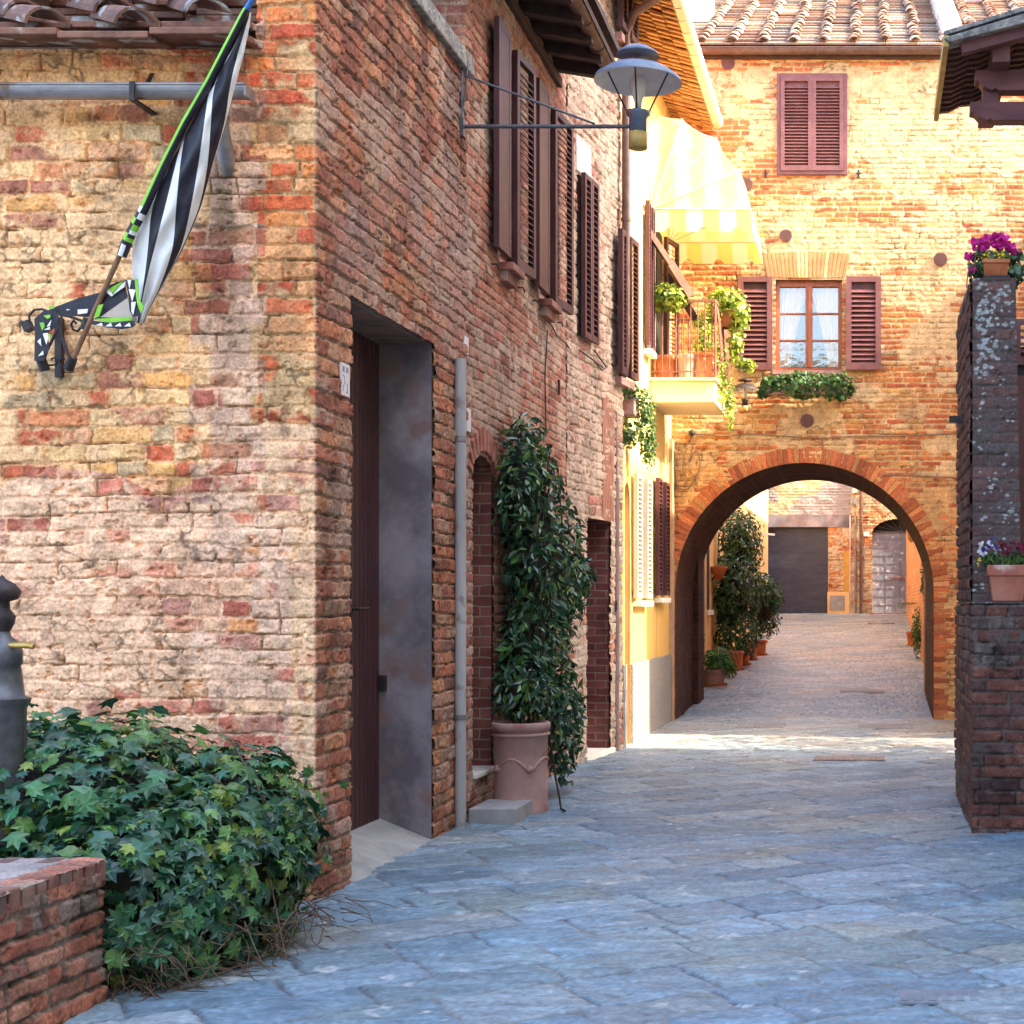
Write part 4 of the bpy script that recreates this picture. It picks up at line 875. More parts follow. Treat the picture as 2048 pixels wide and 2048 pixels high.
# top window closed shutters
b = MB(); X0, X1, Z0, Z1 = P(1554, 0, YA)[0], P(1695, 0, YA)[0], P(0, 351, YA)[2], P(0, 149, YA)[2]
b.box(X0, X1, YA - .02, YA - .005, Z0, Z1); tw = b.build('window', M_SHUTM, H)
b = MB(); b.box(X0, X0 + .05, YA - .05, YA - .02, Z0, Z1); b.box(X1 - .05, X1, YA - .05, YA - .02, Z0, Z1); b.box(X0 + .05, X1 - .05, YA - .05, YA - .02, Z1 - .05, Z1); b.box(X0 + .05, X1 - .05, YA - .05, YA - .02, Z0, Z0 + .045); b.build('frame', M_SHUTM, tw, bevel=.003)
for k in range(2):
    xx = X0 + .052 + k * (X1 - X0 - .10) / 2; b = MB(); leaf_shutter(b, (xx + (X1 - X0 - .104) / 2, YA - .022, Z0 + .047), (-1, 0, 0), (0, -1, 0), (X1 - X0 - .104) / 2, Z1 - Z0 - .10, th=.045, st=.05, pitch=.042, tilt=.5); b.build('shutter', M_SHUTM, tw)
for (x, y) in ((1531, 348), (1717, 348)): b = MB(); q = P(x, y, YA - .03); b.box(q[0] - .012, q[0] + .012, YA - .05, YA, q[2] - .05, q[2] + .05); b.box(q[0] - .03, q[0] + .03, YA - .055, YA - .045, q[2] - .008, q[2] + .008); b.build('shutter_catch', M_IRON, tw)
# vents
for k, (x, y, r) in enumerate(((1456, 127, 13.5), (1572, 472, 12.5), (1881, 519, 13.5), (1614, 842, 13.5), (1493, 370, 13), (1640, 2048, 0))):
    if r == 0: continue
    q = P(x, y, YA); rr = r * YA / 3000; b = MB(); n = 24; pr = [(q[0] + rr * math.cos(2 * math.pi * i / n), YA - .035, q[2] + rr * math.sin(2 * math.pi * i / n)) for i in range(n)]
    b.prism(pr, (0, .04, 0))
    z = -rr + .012
    while z < rr - .012: w = math.sqrt(max(rr * rr - z * z, 0)) - .008; b.box(q[0] - w, q[0] + w, YA - .042, YA - .035, q[2] + z, q[2] + z + .005); z += .0125
    b.build('vent', M_VENT, H)
b = MB(); q = P(1862, 183, YA); b.box(q[0] - .06, q[0] + .06, YA - .02, YA + .01, q[2] - .035, q[2] + .035); b.build('junction_lid', mat_noise('lid', (.6, .36, .2), (.7, .45, .28), 5, .7, 0), H, bevel=.004)
# roof, gutter
su = np.array((0, math.cos(R(28)), math.sin(R(28))))
ARP = np.array([(.36, .22, .15), (.42, .27, .18), (.26, .14, .10), (.48, .36, .27), (.22, .18, .16), (.38, .28, .22)])
roof_tiles('roof', (P(1405, 0, YA)[0], YA - .12, 8.66), (1, 0, 0), su, 14, 20, .392, .30, H, r=.078, pal=ARP, seed=8)
b = MB(); b.box(-3.4, 4, YA - .10, YA + 5, 8.50, 8.56); b.obox((-3.4, YA - .1, 8.57), (7.4, 0, 0), (0, 5.2 * su[1], 5.2 * su[2]), (0, 0, .05)); b.build('roof_deck', M_DARKW, H)
b = MB(); X0, X1 = P(1398, 0, YA - .2)[0], P(1888, 0, YA - .2)[0]; gy, gz = YA - .17, 8.58
n = 12
for i in range(n):
    f = lambda t: (gy + .07 * math.cos(t), gz + .07 * math.sin(t)); a0 = f(math.pi * (1 + i / n)); a1 = f(math.pi * (1 + (i + 1) / n)); b.add([(X0, a0[0], a0[1]), (X1, a0[0], a0[1]), (X1, a1[0], a1[1]), (X0, a1[0], a1[1])], [(0, 1, 2, 3)], 0, True)
b.tube([(X0, gy - .07, gz), (X1, gy - .07, gz)], .008, 6); b.box(X0 - .004, X0, gy - .07, gy + .07, gz - .06, gz); b.box(X1, X1 + .004, gy - .07, gy + .07, gz - .06, gz)
for x in (1635, 1880): q = P(x, 0, gy)[0]; b.tube([(q, gy + .074 * math.cos(math.pi * (1 + i / 8)), gz + .074 * math.sin(math.pi * (1 + i / 8))) for i in range(9)], .008, 5)
b.build('gutter', M_COPP, H)
# plastered parapet strip and chimney on the roof
b = MB(); X0, X1 = P(1881, 0, YA + .3)[0], P(1922, 0, YA + .3)[0]; o0 = Vector((X0, YA + .25, 8.70)); b.obox(o0, (X1 - X0, 0, 0), Vector(su) * 5, (0, -.1, .36)); b.build('parapet', mat_noise('parapet_plaster', (.36, .33, .32), (.62, .59, .56), 6, .9, .5, c3=(.28, .26, .24), s3=9), H, bevel=.02)
b = MB(); b.box(P(1368, 0, 21)[0], P(1422, 0, 21)[0], 21.0, 21.5, 9.3, 11.4); b.build('chimney', mat_noise('chimney_plaster', (.60, .44, .26), (.72, .58, .38), 5, .9, .4), H, bevel=.02)

# ============================================================ beyond the arch
F = thing('garage_building', 'old patched building across the courtyard with grey roller door and arched metal door', 'building', (-1, 41.5, 1.23))
YF = 41.0; ZF = 1.2
fp = lambda x, y: P(x, y, YF)
def facadeF():
    xs = np.arange(-7, 6, .03); vs = np.arange(ZF - .1, 7.5, .025); U, V = np.meshgrid(xs + 7, vs, indexing='ij')
    h, c = masonry(U, V, rows=(.07, .085), lens=(.14, .28), pal='arch', mortar=(.60, .45, .28), cover=.45, seed=71, u_range=(0, 13), v_range=(ZF, 7.5), depth=.02, rough=.008)
    X = U - 7; L = fp(1662, 0)[0]; left = (X < L + .05)
    pl = np.array((.56, .43, .26)) * (.75 + .5 * fbm(U * 1.8, V * 1.8, 5, 5))[..., None]; gr = np.array((.34, .31, .31)) * (.8 + .4 * fbm(U * 3, V * 3, 4, 6))[..., None]
    top = V > fp(0, 1050)[2]; g1 = sst(.48, .53, fbm(U * .9 + 4, V * .9, 3, 12))[..., None]; c2 = lerp(pl, gr, g1)
    c = np.where((left & top)[..., None], c2, c)
    c = np.where(((X >= L) & (X < fp(1702, 0)[0]) & top)[..., None], gr, c)
    cen = (fp(1655, 0)[0] + .28); 
    keep_x = (xs[1:] + xs[:-1]) / 2; keep_v = (vs[1:] + vs[:-1]) / 2; Aa, Bb = np.meshgrid(keep_x, keep_v, indexing='ij')
    gx0, gx1, gz1 = fp(1505, 0)[0], fp(1656, 0)[0], fp(0, 1054)[2]
    dx0, dx1, dzt = fp(1744, 0)[0], fp(1857, 0)[0], fp(0, 1068)[2]; m = (dx0 + dx1) / 2
    hl = ((Aa > gx0) & (Aa < gx1) & (Bb < gz1)) | ((Aa > dx0) & (Aa < dx1) & ((Bb < dzt) | (((Aa - m) / ((dx1 - dx0) / 2)) ** 2 + ((Bb - dzt) / .42) ** 2 < 1)))
    co = np.stack([X, YF - h, V], -1)
    return np_mesh('wall', co.reshape(-1, 3), grid_faces(len(xs), len(vs), ~hl)[:, ::1], M_WALL, F, c.reshape(-1, 3)), (gx0, gx1, gz1, dx0, dx1, dzt)
_, (gx0, gx1, gz1, dx0, dx1, dzt) = facadeF()
b = MB(); b.box(-7, 6, YF + .4, YF + 4, ZF - 1, 7.5); b.box(-7, gx0, YF + .02, YF + .4, ZF - 1, 7.4); b.box(gx1, dx0, YF + .02, YF + .4, ZF - 1, 7.4); b.box(dx1, 6, YF + .02, YF + .4, ZF - 1, 7.4); b.box(gx0, gx1, YF + .02, YF + .4, gz1, 7.4); b.box(dx0, dx1, YF + .02, YF + .4, dzt + .45, 7.4)
b.build('wall_core', M_HOUSE, F)
b = MB(); n = 30; zz = ZF
Hs = (gz1 - ZF) / n
for k in range(n):
    z = ZF + k * Hs; b.obox((gx0, YF + .12, z), (gx1 - gx0, 0, 0), (0, .03, 0), (0, 0, Hs * .5)); b.obox((gx0, YF + .13, z + Hs * .5), (gx1 - gx0, 0, 0), (0, .03, 0), (0, 0, Hs * .5))
b.build('roller_door', M_SHDR, F)
b = MB(); b.box(gx0 - .1, fp(1702, 0)[0], YF - .035, YF - .002, gz1, fp(0, 1030)[2]); b.build('lintel_band', M_CONC, F)
b = MB(); b.box(fp(1691, 0)[0] - .05, fp(1700, 0)[0], YF - .03, YF - .021, fp(0, 1182)[2], fp(0, 1102)[2]); b.build('paint_mark', mat_noise('ochre_mark', (.55, .30, .06), (.62, .36, .08), 5, .9, 0), F)
# arched double door
b = MB(); m = (dx0 + dx1) / 2; b.box(dx0, m - .005, YF + .14, YF + .18, ZF, dzt + .05); b.box(m + .005, dx1, YF + .14, YF + .18, ZF, dzt + .05)
for k in range(9): z = ZF + .28 + k * (dzt - ZF - .2) / 9; b.box(dx0, dx1, YF + .128, YF + .14, z, z + .018)
for x in (dx0 + (m - dx0) * .5, m + (dx1 - m) * .5): b.box(x - .008, x + .008, YF + .13, YF + .14, ZF + .1, dzt + .03)
gd = b.build('door', M_GDOOR, F)
b = MB(); b.box(dx0, dx1, YF + .18, YF + .2, dzt, dzt + .5); b.build('fanlight', M_BLK, F)
b = MB()
for t in np.linspace(.15, math.pi - .15, 9): b.tube([(m, YF + .15, dzt + .06), (m + (dx1 - m) * .98 * math.cos(t), YF + .15, dzt + .05 + .38 * math.sin(t))], .008, 5)
b.box(dx0, dx1, YF + .12, YF + .2, dzt + .03, dzt + .07); b.build('fanlight_bar', M_IRONG, gd)
b = MB(); b.box(m - .3, m + .22, YF + .10, YF + .12, ZF + 1.0, ZF + 1.04); b.build('bolt', mat_noise('rusty', (.2, .06, .04), (.3, .1, .06), 9, .8, 0), gd)
b = MB(); bx0, bx1 = fp(1655, 0)[0], fp(1698, 0)[0]; b.box(bx0, bx1, YF - .12, YF - .02, ZF - .05, fp(0, 1184)[2]); mb_ = b.build('meter_surround', M_YEL, F, bevel=.01)
b = MB(); b.box(fp(1660, 0)[0], fp(1690, 0)[0], YF - .135, YF - .12, fp(0, 1221)[2], fp(0, 1191)[2]); b.build('meter_door', mat_noise('meter_grey', (.25, .24, .24), (.36, .34, .34), 7, .7, .1, c3=(.35, .22, .15), s3=5), mb_, bevel=.01)
for (x, r, y0, y1, mt, nm) in ((1722, .045, 900, 1235, M_COPP, 'downpipe'), (1711, .03, 1025, 1236, M_ZINC, 'conduit'), (1700, .012, 1030, 1232, M_WHITE, 'conduit')):
    q0, q1 = P(x, y0, YF - .08), P(x, y1, YF - .08); b = MB(); b.tube([q0, q1], r, 10)
    if nm == 'downpipe': b.tube([(q0[0], q0[1], 2.9), (q0[0], q0[1], 2.95)], r * 1.3, 10)
    b.build(nm, mt, F)
b = MB(); q = P(1709, 1003, YF); b.box(q[0] - .06, q[0] + .06, YF - .12, YF - .01, q[2] - .1, q[2] + .1, 0); b.build('electric_box', [M_ZINC, M_CREAM], F, bevel=.01); b = MB(); q = P(1710, 985, YF); b.box(q[0] - .07, q[0] + .07, YF - .1, YF - .01, q[2] - .02, q[2] + .14, 1); b.build('electric_box', [M_ZINC, M_CREAM], F, bevel=.01)
b = MB(); q = P(1733, 1068, YF); b.box(q[0] - .08, q[0] + .08, YF - .03, YF - .02, q[2] - .06, q[2] + .06); b.build('number_plate', M_PLQ, F)
b = MB(); b.box(dx0 - .05, dx1 + .3, YF - .35, YF - .02, ZF - .05, ZF + .06); b.build('door_step', mat_noise('step_brick', (.35, .15, .1), (.45, .22, .14), 12, .9, .3), F, bevel=.01)
b = MB(); q = P(1534, 1068, 38.5); b.beam((q[0] - .25, 38.5, q[2] + .03), (q[0] + .2, 38.5, q[2] - .02), .05, .05); tag(b.build('light_tube', M_WHITE, F), 'white strip bar in front of the roller door')
# left inner house (yellow) and right inner wall
L1 = thing('yellow_house', 'yellow plastered house beyond the archway on the left, behind the potted shrubs', 'house', (-4, 30, .5))
b = MB(); b.box(-6, -2.78, 22.02, 40.3, -.2, 6.5); b.build('wall', M_YEL, L1)
b = MB(); 
for y in (24.6, 26.4): b.box(-2.78, -2.72, y, y + .12, .2, 6.4)
b.build('pilaster', M_YELP, L1)
b = MB(); b.box(-2.779, -2.765, 24.9, 25.6, 1.4, 2.6); wn = b.build('window', M_BLK, L1); b = MB(); b.box(-2.77, -2.70, 24.8, 25.7, 1.32, 1.40); b.build('sill', M_CREAM, wn)
L2 = thing('brick_house', 'brick house beyond the archway on the right edge of the passage', 'house', (3, 30, .5))
b = MB(); b.box(.93, 4.5, 22.02, 40.3, -.2, 6.6); b.build('wall', mat_brick('courtyard_brick', (.50, .20, .09), (.60, .30, .14), (.60, .42, .24), 'YZ', .28, .07), L2)
b = MB(); b.box(.80, .93, 22.3, 22.9, -.1, 3.0); b.box(.86, .93, 24.4, 24.7, 0, 3.4); b.build('door_post', M_OLDW, L2)
lt = thing('wall_lantern', 'small black lantern on an iron arm above the right side of the courtyard', 'lantern', P(1822, 1072, 34)); q = Vector(P(1822, 1072, 34))
b = MB(); b.lathe([(.0, .22), (.05, .2), (.11, .12), (.10, .11), (.07, -.1), (.03, -.13), (.0, -.16)], q, 6); b.build('lamp_cage', M_BRASS, lt)
b = MB(); b.tube([q + Vector((0, 0, .2)), q + Vector((.05, 0, .32)), q + Vector((.2, 0, .3))], .012, 6); b.build('arm', M_IRON, lt)

# ============================================================ RIGHT side: stair wall, porch roof
RW = thing('brick_pillar', 'dark lichen spotted brick pillar wall at the right edge carrying two flower pots', 'pillar', (.9, 10.5, 0))
wall_path('wall', [(.67, 11.8), (.67, 9.78), (1.9, 9.78)], 0, 1.50, [.012, .008], .008, M_WALL, RW, None, pal='dark', mortar=(.13, .10, .09), rows=(.075, .088), lens=(.26, .28, .14), joint=.012, wob=.004, seed=61, depth=.016, rough=.003, stain=.3, edge=.008, cover=.15)
b = MB(); b.box(.682, 1.9, 9.795, 11.78, 0, 1.492); b.build('wall_core', M_LICH, RW)
b = MB(); b.obox((.66, 9.77, 1.502), (1.24, 0, 0), (0, .16, 0), (0, 0, .012)); b.build('ledge', M_LICH, RW, bevel=.004)
PX0, PX1 = .672, .955
wall_path('upper_wall', [(.655, 11.3), (.668, 9.92)], 1.5, 3.64, .012, .008, M_WALL, RW, None, pal='dark', mortar=(.13, .10, .09), rows=(.075, .088), lens=(.26, .14), joint=.012, wob=.004, seed=63, depth=.016, rough=.003, stain=.3, edge=.008, cover=.1)
def face_lichen():
    us = np.arange(0, .2901, .006); vs = np.arange(1.5, 3.66, .006); U, V = np.meshgrid(us, vs, indexing='ij')
    h, c = masonry(U, V, rows=(.07, .085), lens=(.28, .29), pal='dark', mortar=(.09, .075, .07), seed=65, u_range=(0, .3), v_range=(1.5, 3.7), depth=.006, rough=.005, cover=.3)
    c = c * .45 + np.array((.060, .044, .042)) * (.7 + .6 * fbm(U * 9, V * 9, 4, 3))[..., None]
    li = np.zeros(U.shape); rs = np.random.RandomState(12)
    cl = [(rs.uniform(.03, .26), 1.6 + 2.0 * rs.beta(1.5, .8)) for _ in range(34)]
    for k in range(230):
        cu, cv_ = cl[rs.randint(34)]; v = cv_ + rs.normal(0, .045); u = cu + rs.normal(0, .035); r = rs.uniform(.003, .010) * (1.4 if v > 3 else 1)
        dd = np.hypot((U - u) * .7, V - v) / r + .5 * (fbm(U * 60, V * 60, 2, k) - .5); li = np.maximum(li, sst(1.1, .8, dd))
    c = lerp(c, np.array((.38, .40, .40)) * (.7 + .6 * fbm(U * 50, V * 50, 3, 1))[..., None], li[..., None] * .85)
    xt = .955 + (3.66 - V) * .018; co = np.stack([.668 + U * (xt - .668) / .29, 9.92 - h, V], -1)
    return np_mesh('pillar_face', co.reshape(-1, 3), grid_faces(len(us), len(vs)), M_WALL, RW, c.reshape(-1, 3))
tag(face_lichen(), 'dark grey face dotted with pale lichen')
b = MB(); b.prism([(.67, 9.935, 1.49), (.985, 9.935, 1.49), (.95, 9.935, 3.655), (.67, 9.935, 3.655)], (0, 1.33, 0)); b.build('upper_core', M_LICH, RW)
b = MB(); b.tube([(.60, 10.6, 2.79), (.68, 10.6, 2.79)], .022, 4); q = P(1903, 838, 10.6); b.v = []; b.f = []; b.m = []; b.sm = []; b.box(q[0] - .015, .67, 10.6, 10.65, q[2] - .022, q[2] + .022); b.build('iron_bar', M_IRON, RW)
# house face to the right of the pillar
RH = thing('side_house', 'dark house at the right edge behind the lichen pillar with a brown window shutter', 'house', (2.2, 11.6, 0))
b = MB(); b.box(1.075, 3.4, 11.2, 12.0, 0, 3.42); b.build('wall', M_LICH, RH)
b = MB(); leaf_shutter(b, (1.4, 11.19, 3.28), (-1, 0, 0), (0, -1, 0), .33, .34, pitch=.05, st=.04); b.box(1.08, 1.4, 11.17, 11.19, 1.6, 3.2, 0); b.build('shutter', M_SHUTM, RH)
# porch roof upper right
PR = thing('porch_roof', 'tiled porch roof corner on dark purple brown beams at the top right', 'roof', (1.2, 11.6, 5.3))
YB = 11.3
q = lambda x, y, Y=YB: Vector(P(x, y, Y))
zb0 = 1
b = MB()
def slabq(pts, th, m=0):
    b.prism(pts, th, m)
# roof slab (mortar verge), sloping up to the right
b.prism([q(1888, 75, 10.9), q(2055, 24, 10.9), q(2400, -90, 10.9), q(2400, -60, 10.9), q(2055, 44, 10.9), q(1898, 84, 10.9)], (0, .16, 0)); 
tag(b.build('roof_verge', M_STONE, PR, bevel=.008), 'mortared tile verge')
b = MB(); b.prism([q(1899, 80, 11.0), q(2400, -60, 11.0), q(2400, -48, 11.0), q(1925, 82, 11.0)], (0, .05, 0)); b.build('fascia', M_OLDW, PR)
b = MB(); b.beam(q(1922, 97, 11.0), q(2400, -30, 11.0), .07, .10); b.build('rafter', M_WOOD, PR, bevel=.004)
# underside tiles running back
def undertiles():
    Vs, Fs, Cs = [], [], []; n0 = 0; rs = np.random.RandomState(3)
    e0 = Vector(P(1893, 78, 10.95)); 
    sl = Vector((1, 0, .31)).normalized()
    for r in range(13):
        for k in range(9):
            o = e0 + sl * (k * .19 + .01) + Vector((0, .03 + r * .125, -.035 + .0 * r)); a = sl * .185; bb = Vector((0, .115, .02)); t = Vector((0, 0, .025))
            vv = [o, o + a * .5 + Vector((0, 0, -.018)), o + a, o + a + bb, o + a * .5 + bb + Vector((0, 0, -.018)), o + bb]
            Vs.append(np.array([tuple(p) for p in vv] + [tuple(p + t) for p in vv]))
            Fs.append(np.array([(0, 5, 4, 1), (1, 4, 3, 2), (6, 7, 10, 11), (7, 8, 9, 10), (0, 1, 7, 6), (1, 2, 8, 7), (3, 4, 10, 9), (4, 5, 11, 10)]) + n0); n0 += 12
            Cs.append(np.tile(np.array((.13, .06, .05)) * rs.uniform(.5, 1.2), (12, 1)))
    return np_mesh('roof_tiles', np.concatenate(Vs), np.concatenate(Fs), M_ROOF, PR, np.concatenate(Cs), smooth=False)
undertiles()
b = MB(); e0 = Vector(P(1888, 76, 10.95)); b.obox(e0 + Vector((0, 0, .02)), Vector((1, 0, .31)) * 1.9, (0, 1.7, 0), (0, 0, .03)); b.build('roof_deck', M_STONE, PR)
b = MB(); b.obox(Vector(P(1888, 76, 10.93)) + Vector((-.005, .0, -.06)), (.04, 0, .0), (0, 1.7, 0), (0, 0, .08)); b.build('edge_batten', M_OCH, PR)
b = MB()
def corbel(x0, yt, yb, Y, name, m):
    b = MB(); zt, zb = q(x0, yt, Y).z, q(x0, yb, Y).z; X0 = q(x0, yt, Y).x; h = zt - zb
    pr = [(X0, Y, zt), (X0, Y, zb + h * .45), (X0 + .03, Y, zb + h * .42), (X0 + .06, Y, zb + h * .18), (X0 + .10, Y, zb + .01), (X0 + .13, Y, zb), (X0 + .15, Y, zb + .015), (X0 + .17, Y, zb), (3.2, Y, zb), (3.2, Y, zt)]
    b.prism(pr, (0, .14, 0)); b.build(name, m, PR, bevel=.004)
corbel(1941, 203, 240, 11.3, 'beam', M_WOOD); corbel(1951, 139, 180, 11.25, 'beam', M_WOOD)
b = MB(); x0, x1 = q(1966, 0, 11.3).x, q(1998, 0, 11.3).x; b.box(x0, x1, 11.31, 11.43, q(0, 203, 11.3).z, q(0, 172, 11.3).z); b.build('post_block', M_WOOD, PR, bevel=.005)
b = MB(); b.box(q(1982, 0, 11.2).x, q(2017, 0, 11.2).x, 11.05, 12.6, q(0, 138, 11.2).z, q(0, 96, 11.2).z); b.build('purlin', M_WOOD, PR, bevel=.005)

# ============================================================ leaves
IVY = [(0, 0, .0), (0, -.52, -.05), (.13, -.22, .02), (.36, -.26, -.06), (.27, -.02, .02), (.50, .16, -.08), (.22, .24, .0), (.10, .36, .0), (-.10, .36, .0), (-.22, .24, .0), (-.50, .16, -.08), (-.27, -.02, .02), (-.36, -.26, -.06), (-.13, -.22, .02)]
IVYF = [(0, i, i + 1) for i in range(1, 13)] + [(0, 13, 1)]
LNC = [(0, .45, 0), (.17, .15, .05), (.19, -.1, .05), (0, -.5, -.04), (-.19, -.1, .05), (-.17, .15, .05), (0, .02, -.03)]
LNCF = [(6, 0, 5), (6, 5, 4), (6, 4, 3), (6, 3, 2), (6, 2, 1), (6, 1, 0)]
RND = [(0, 0, -.04)] + [(.42 * math.cos(t), .42 * math.sin(t), .05) for t in np.linspace(0, 2 * math.pi, 8)[:-1]]
RNDF = [(0, i, i % 7 + 1) for i in range(1, 8)]
def leaves(name, tpl, pos, nrm, down, size, cols, mat, parent=None, loc=None):
    tv, tf = (np.array(tpl[0], float), np.array(tpl[1])); N = len(pos)
    nrm = nrm / np.linalg.norm(nrm, axis=1, keepdims=True); dn = down - nrm * np.sum(down * nrm, 1, keepdims=True)
    dn /= np.maximum(np.linalg.norm(dn, axis=1, keepdims=True), 1e-6); sx = np.cross(dn, nrm)
    V = pos[:, None, :] + size[:, None, None] * (tv[None, :, 0:1] * sx[:, None, :] - tv[None, :, 1:2] * dn[:, None, :] + tv[None, :, 2:3] * nrm[:, None, :])
    F = tf[None] + (np.arange(N) * len(tv))[:, None, None]; C = np.repeat(cols, len(tv), 0)
    vein = np.ones((N, len(tv), 1)); vein[:, 0] = 1.25; C = C * vein.reshape(-1, 1)
    return np_mesh(name, V.reshape(-1, 3), F.reshape(-1, 3), mat, parent, C, smooth=False, loc=loc)
GD = np.array([(.028, .120, .050), (.046, .150, .050), (.022, .084, .044), (.085, .19, .045), (.03, .09, .06)]); GL = np.array([(.07, .16, .04), (.10, .20, .035), (.16, .22, .03)])
def cloud(ells, N, rs, shell=.25, inside_ok=False, clip=None):
    """points near the surfaces of ellipsoids, outward normals"""
    P_, Nn = [], []; ar = np.array([e[3] * e[4] + e[4] * e[5] + e[3] * e[5] for e in ells]); ar = ar / ar.sum()
    for e, w in zip(ells, ar):
        n = int(N * w * 1.5); d_ = rs.normal(size=(n, 3)); d_ /= np.linalg.norm(d_, axis=1, keepdims=True)
        lump = 1 + .10 * np.sin(d_[:, :1] * 7 + e[0] * 9) * np.cos(d_[:, 2:] * 6 + e[2] * 5) + .06 * rs.normal(size=(n, 1))
        r = (1 - shell * rs.rand(n, 1) ** 1.6) * lump; c = np.array(e[:3]); rad = np.array(e[3:6]); p = c + d_ * r * rad; nn = d_ / rad; nn /= np.linalg.norm(nn, axis=1, keepdims=True)
        ok = np.ones(n, bool)
        for e2 in ells:
            if e2 is e: continue
            ok &= np.sum(((p - np.array(e2[:3])) / (np.array(e2[3:6]) * .80)) ** 2, 1) > 1
        if clip is not None: ok &= clip(p)
        P_.append(p[ok]); Nn.append(nn[ok])
    p = np.concatenate(P_); nn = np.concatenate(Nn); k = rs.permutation(len(p))[:N]; return p[k], nn[k]
def foliage(name, ells, N, tpl, sz, pal, mat, parent=None, loc=None, seed=0, shell=.25, clip=None, light=.12, pall=GL, updown=.6, jit=.45, upn=.25):
    rs = np.random.RandomState(seed); p, nn = cloud(ells, N, rs, shell, clip=clip); n = len(p)
    nr = nn + rs.normal(0, jit, (n, 3)) + np.array((0, 0, upn)); dn = np.tile(np.array((0, 0, -1.)), (n, 1)) * updown + nn * .5 + rs.normal(0, .45, (n, 3))
    c = pal[rs.randint(len(pal), size=n)] * rs.uniform(.65, 1.45, (n, 1)); cl = fbm(p[:, 0] * 3.1 + p[:, 1] * 2, p[:, 2] * 3.5, 3, seed)
    li = rs.rand(n) < light * (0.3 + 2.2 * sst(.45, .65, cl)); c[li] = pall[rs.randint(len(pall), size=li.sum())] * rs.uniform(.7, 1.2, (li.sum(), 1))
    s = rs.uniform(sz[0], sz[1], n); s[li] *= .72
    return leaves(name, tpl, p, nr, dn, s, c, mat, parent, loc)
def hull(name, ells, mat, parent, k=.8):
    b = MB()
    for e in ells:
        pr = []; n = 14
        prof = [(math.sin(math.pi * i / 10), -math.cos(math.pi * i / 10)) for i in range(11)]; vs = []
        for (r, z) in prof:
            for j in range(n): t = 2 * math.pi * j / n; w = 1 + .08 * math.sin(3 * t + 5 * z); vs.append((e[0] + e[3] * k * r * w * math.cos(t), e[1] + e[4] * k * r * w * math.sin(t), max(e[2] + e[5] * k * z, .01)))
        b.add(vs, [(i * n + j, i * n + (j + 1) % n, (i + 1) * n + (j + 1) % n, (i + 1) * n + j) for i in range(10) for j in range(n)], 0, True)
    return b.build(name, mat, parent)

# low brick planter wall
PW = thing('planter_wall', 'low brick planter wall with a stone top at the bottom left', 'wall', (-3.5, 4.6, 0))
wall_path('wall', [(-2.895, 2.6), (-2.885, 5.62), (-5.2, 5.66)][::1], 0, .50, [.007, .012], .0065, M_WALL, PW, None, pal='sideb', mortar=(.22, .165, .135), rows=(.068, .08), lens=(.12, .25, .27, .13), joint=.014, wob=.007, seed=81, depth=.014, rough=.004, stain=.35, edge=.012, cover=.22)
def ptop():
    xs = np.arange(-5.0, -2.872, .012); ys = np.arange(2.6, 5.66, .012); U, V = np.meshgrid(xs, ys, indexing='ij')
    rim = (U > -3.02); h, c = masonry(V, U, rows=(.13, .14), lens=(.075, .08), pal='sideb', mortar=(.34, .28, .22), seed=83, u_range=(2.6, 5.7), v_range=(-5.0, -2.8), depth=.008, rough=.004, cover=.25)
    st = np.array((.34, .29, .27)) * (.65 + .7 * fbm(U * 5, V * 5, 5, 8))[..., None]; c = np.where(rim[..., None], c, st)
    h = np.where(rim, h, .006 * fbm(U * 8, V * 8, 4, 2) + .004)
    co = np.stack([U, V, .535 + h], -1); return np_mesh('wall_top', co.reshape(-1, 3), grid_faces(len(xs), len(ys)), M_WALL, PW, c.reshape(-1, 3))
ptop()
def pedge():   # rowlock rim between wall and top
    b = MB(); y = 2.6; rs = random.Random(5)
    while y < 5.6:
        w = rs.uniform(.062, .078); pr = rs.uniform(-.004, .008); b.box(-2.99, -2.878 + pr, y, y + w, .46, .54 + rs.uniform(-.004, .006), rs.randrange(3)); y += w + .011
    x = -2.95
    while x > -5: b.box(x - .07, x, 5.55, 5.672, .46, .541 + rs.uniform(-.003, .005), rs.randrange(3)); x -= .082
    b.build('rim', [mat_noise('rim_a', (.17, .07, .055), (.25, .13, .095), 14, .9, .5), mat_noise('rim_b', (.20, .10, .08), (.30, .19, .14), 14, .9, .5), mat_noise('rim_c', (.13, .075, .065), (.20, .125, .10), 14, .9, .5)], PW, bevel=.007)
pedge()
b = MB(); b.box(-5.2, -2.91, 2.6, 5.6, 0, .53); b.build('wall_core', M_EARTH, PW)
# ivy
IV = thing('ivy_bush', 'large mound of dark green ivy spilling over the low planter wall', 'bush', (-2.9, 6.5, 0))
E = [(-3.45, 6.50, .42, .82, .72, .60), (-2.98, 6.45, .25, .50, .72, .50), (-4.35, 6.45, .5, .75, .68, .50), (-2.82, 6.25, .20, .26, .48, .38), (-3.05, 6.05, .28, .40, .45, .40), (-3.78, 5.92, .60, .40, .20, .40), (-2.86, 6.7, .44, .36, .5, .42)]
clipI = lambda p: (p[:, 2] > .015) & (p[:, 1] < 7.46) & ~((p[:, 0] < -2.87) & (p[:, 1] < 5.68) & (p[:, 2] < .56)) & (p[:, 1] > 5.45)
foliage('foliage', E, 6400, (IVY, IVYF), (.045, .135), GD, M_LEAF, IV, seed=3, shell=.18, clip=clipI, light=.18, jit=.34, updown=1.0)
foliage('inner_foliage', E, 3000, (IVY, IVYF), (.06, .10), GD * .8, M_LEAF, IV, seed=6, shell=.35, clip=clipI, light=.05)
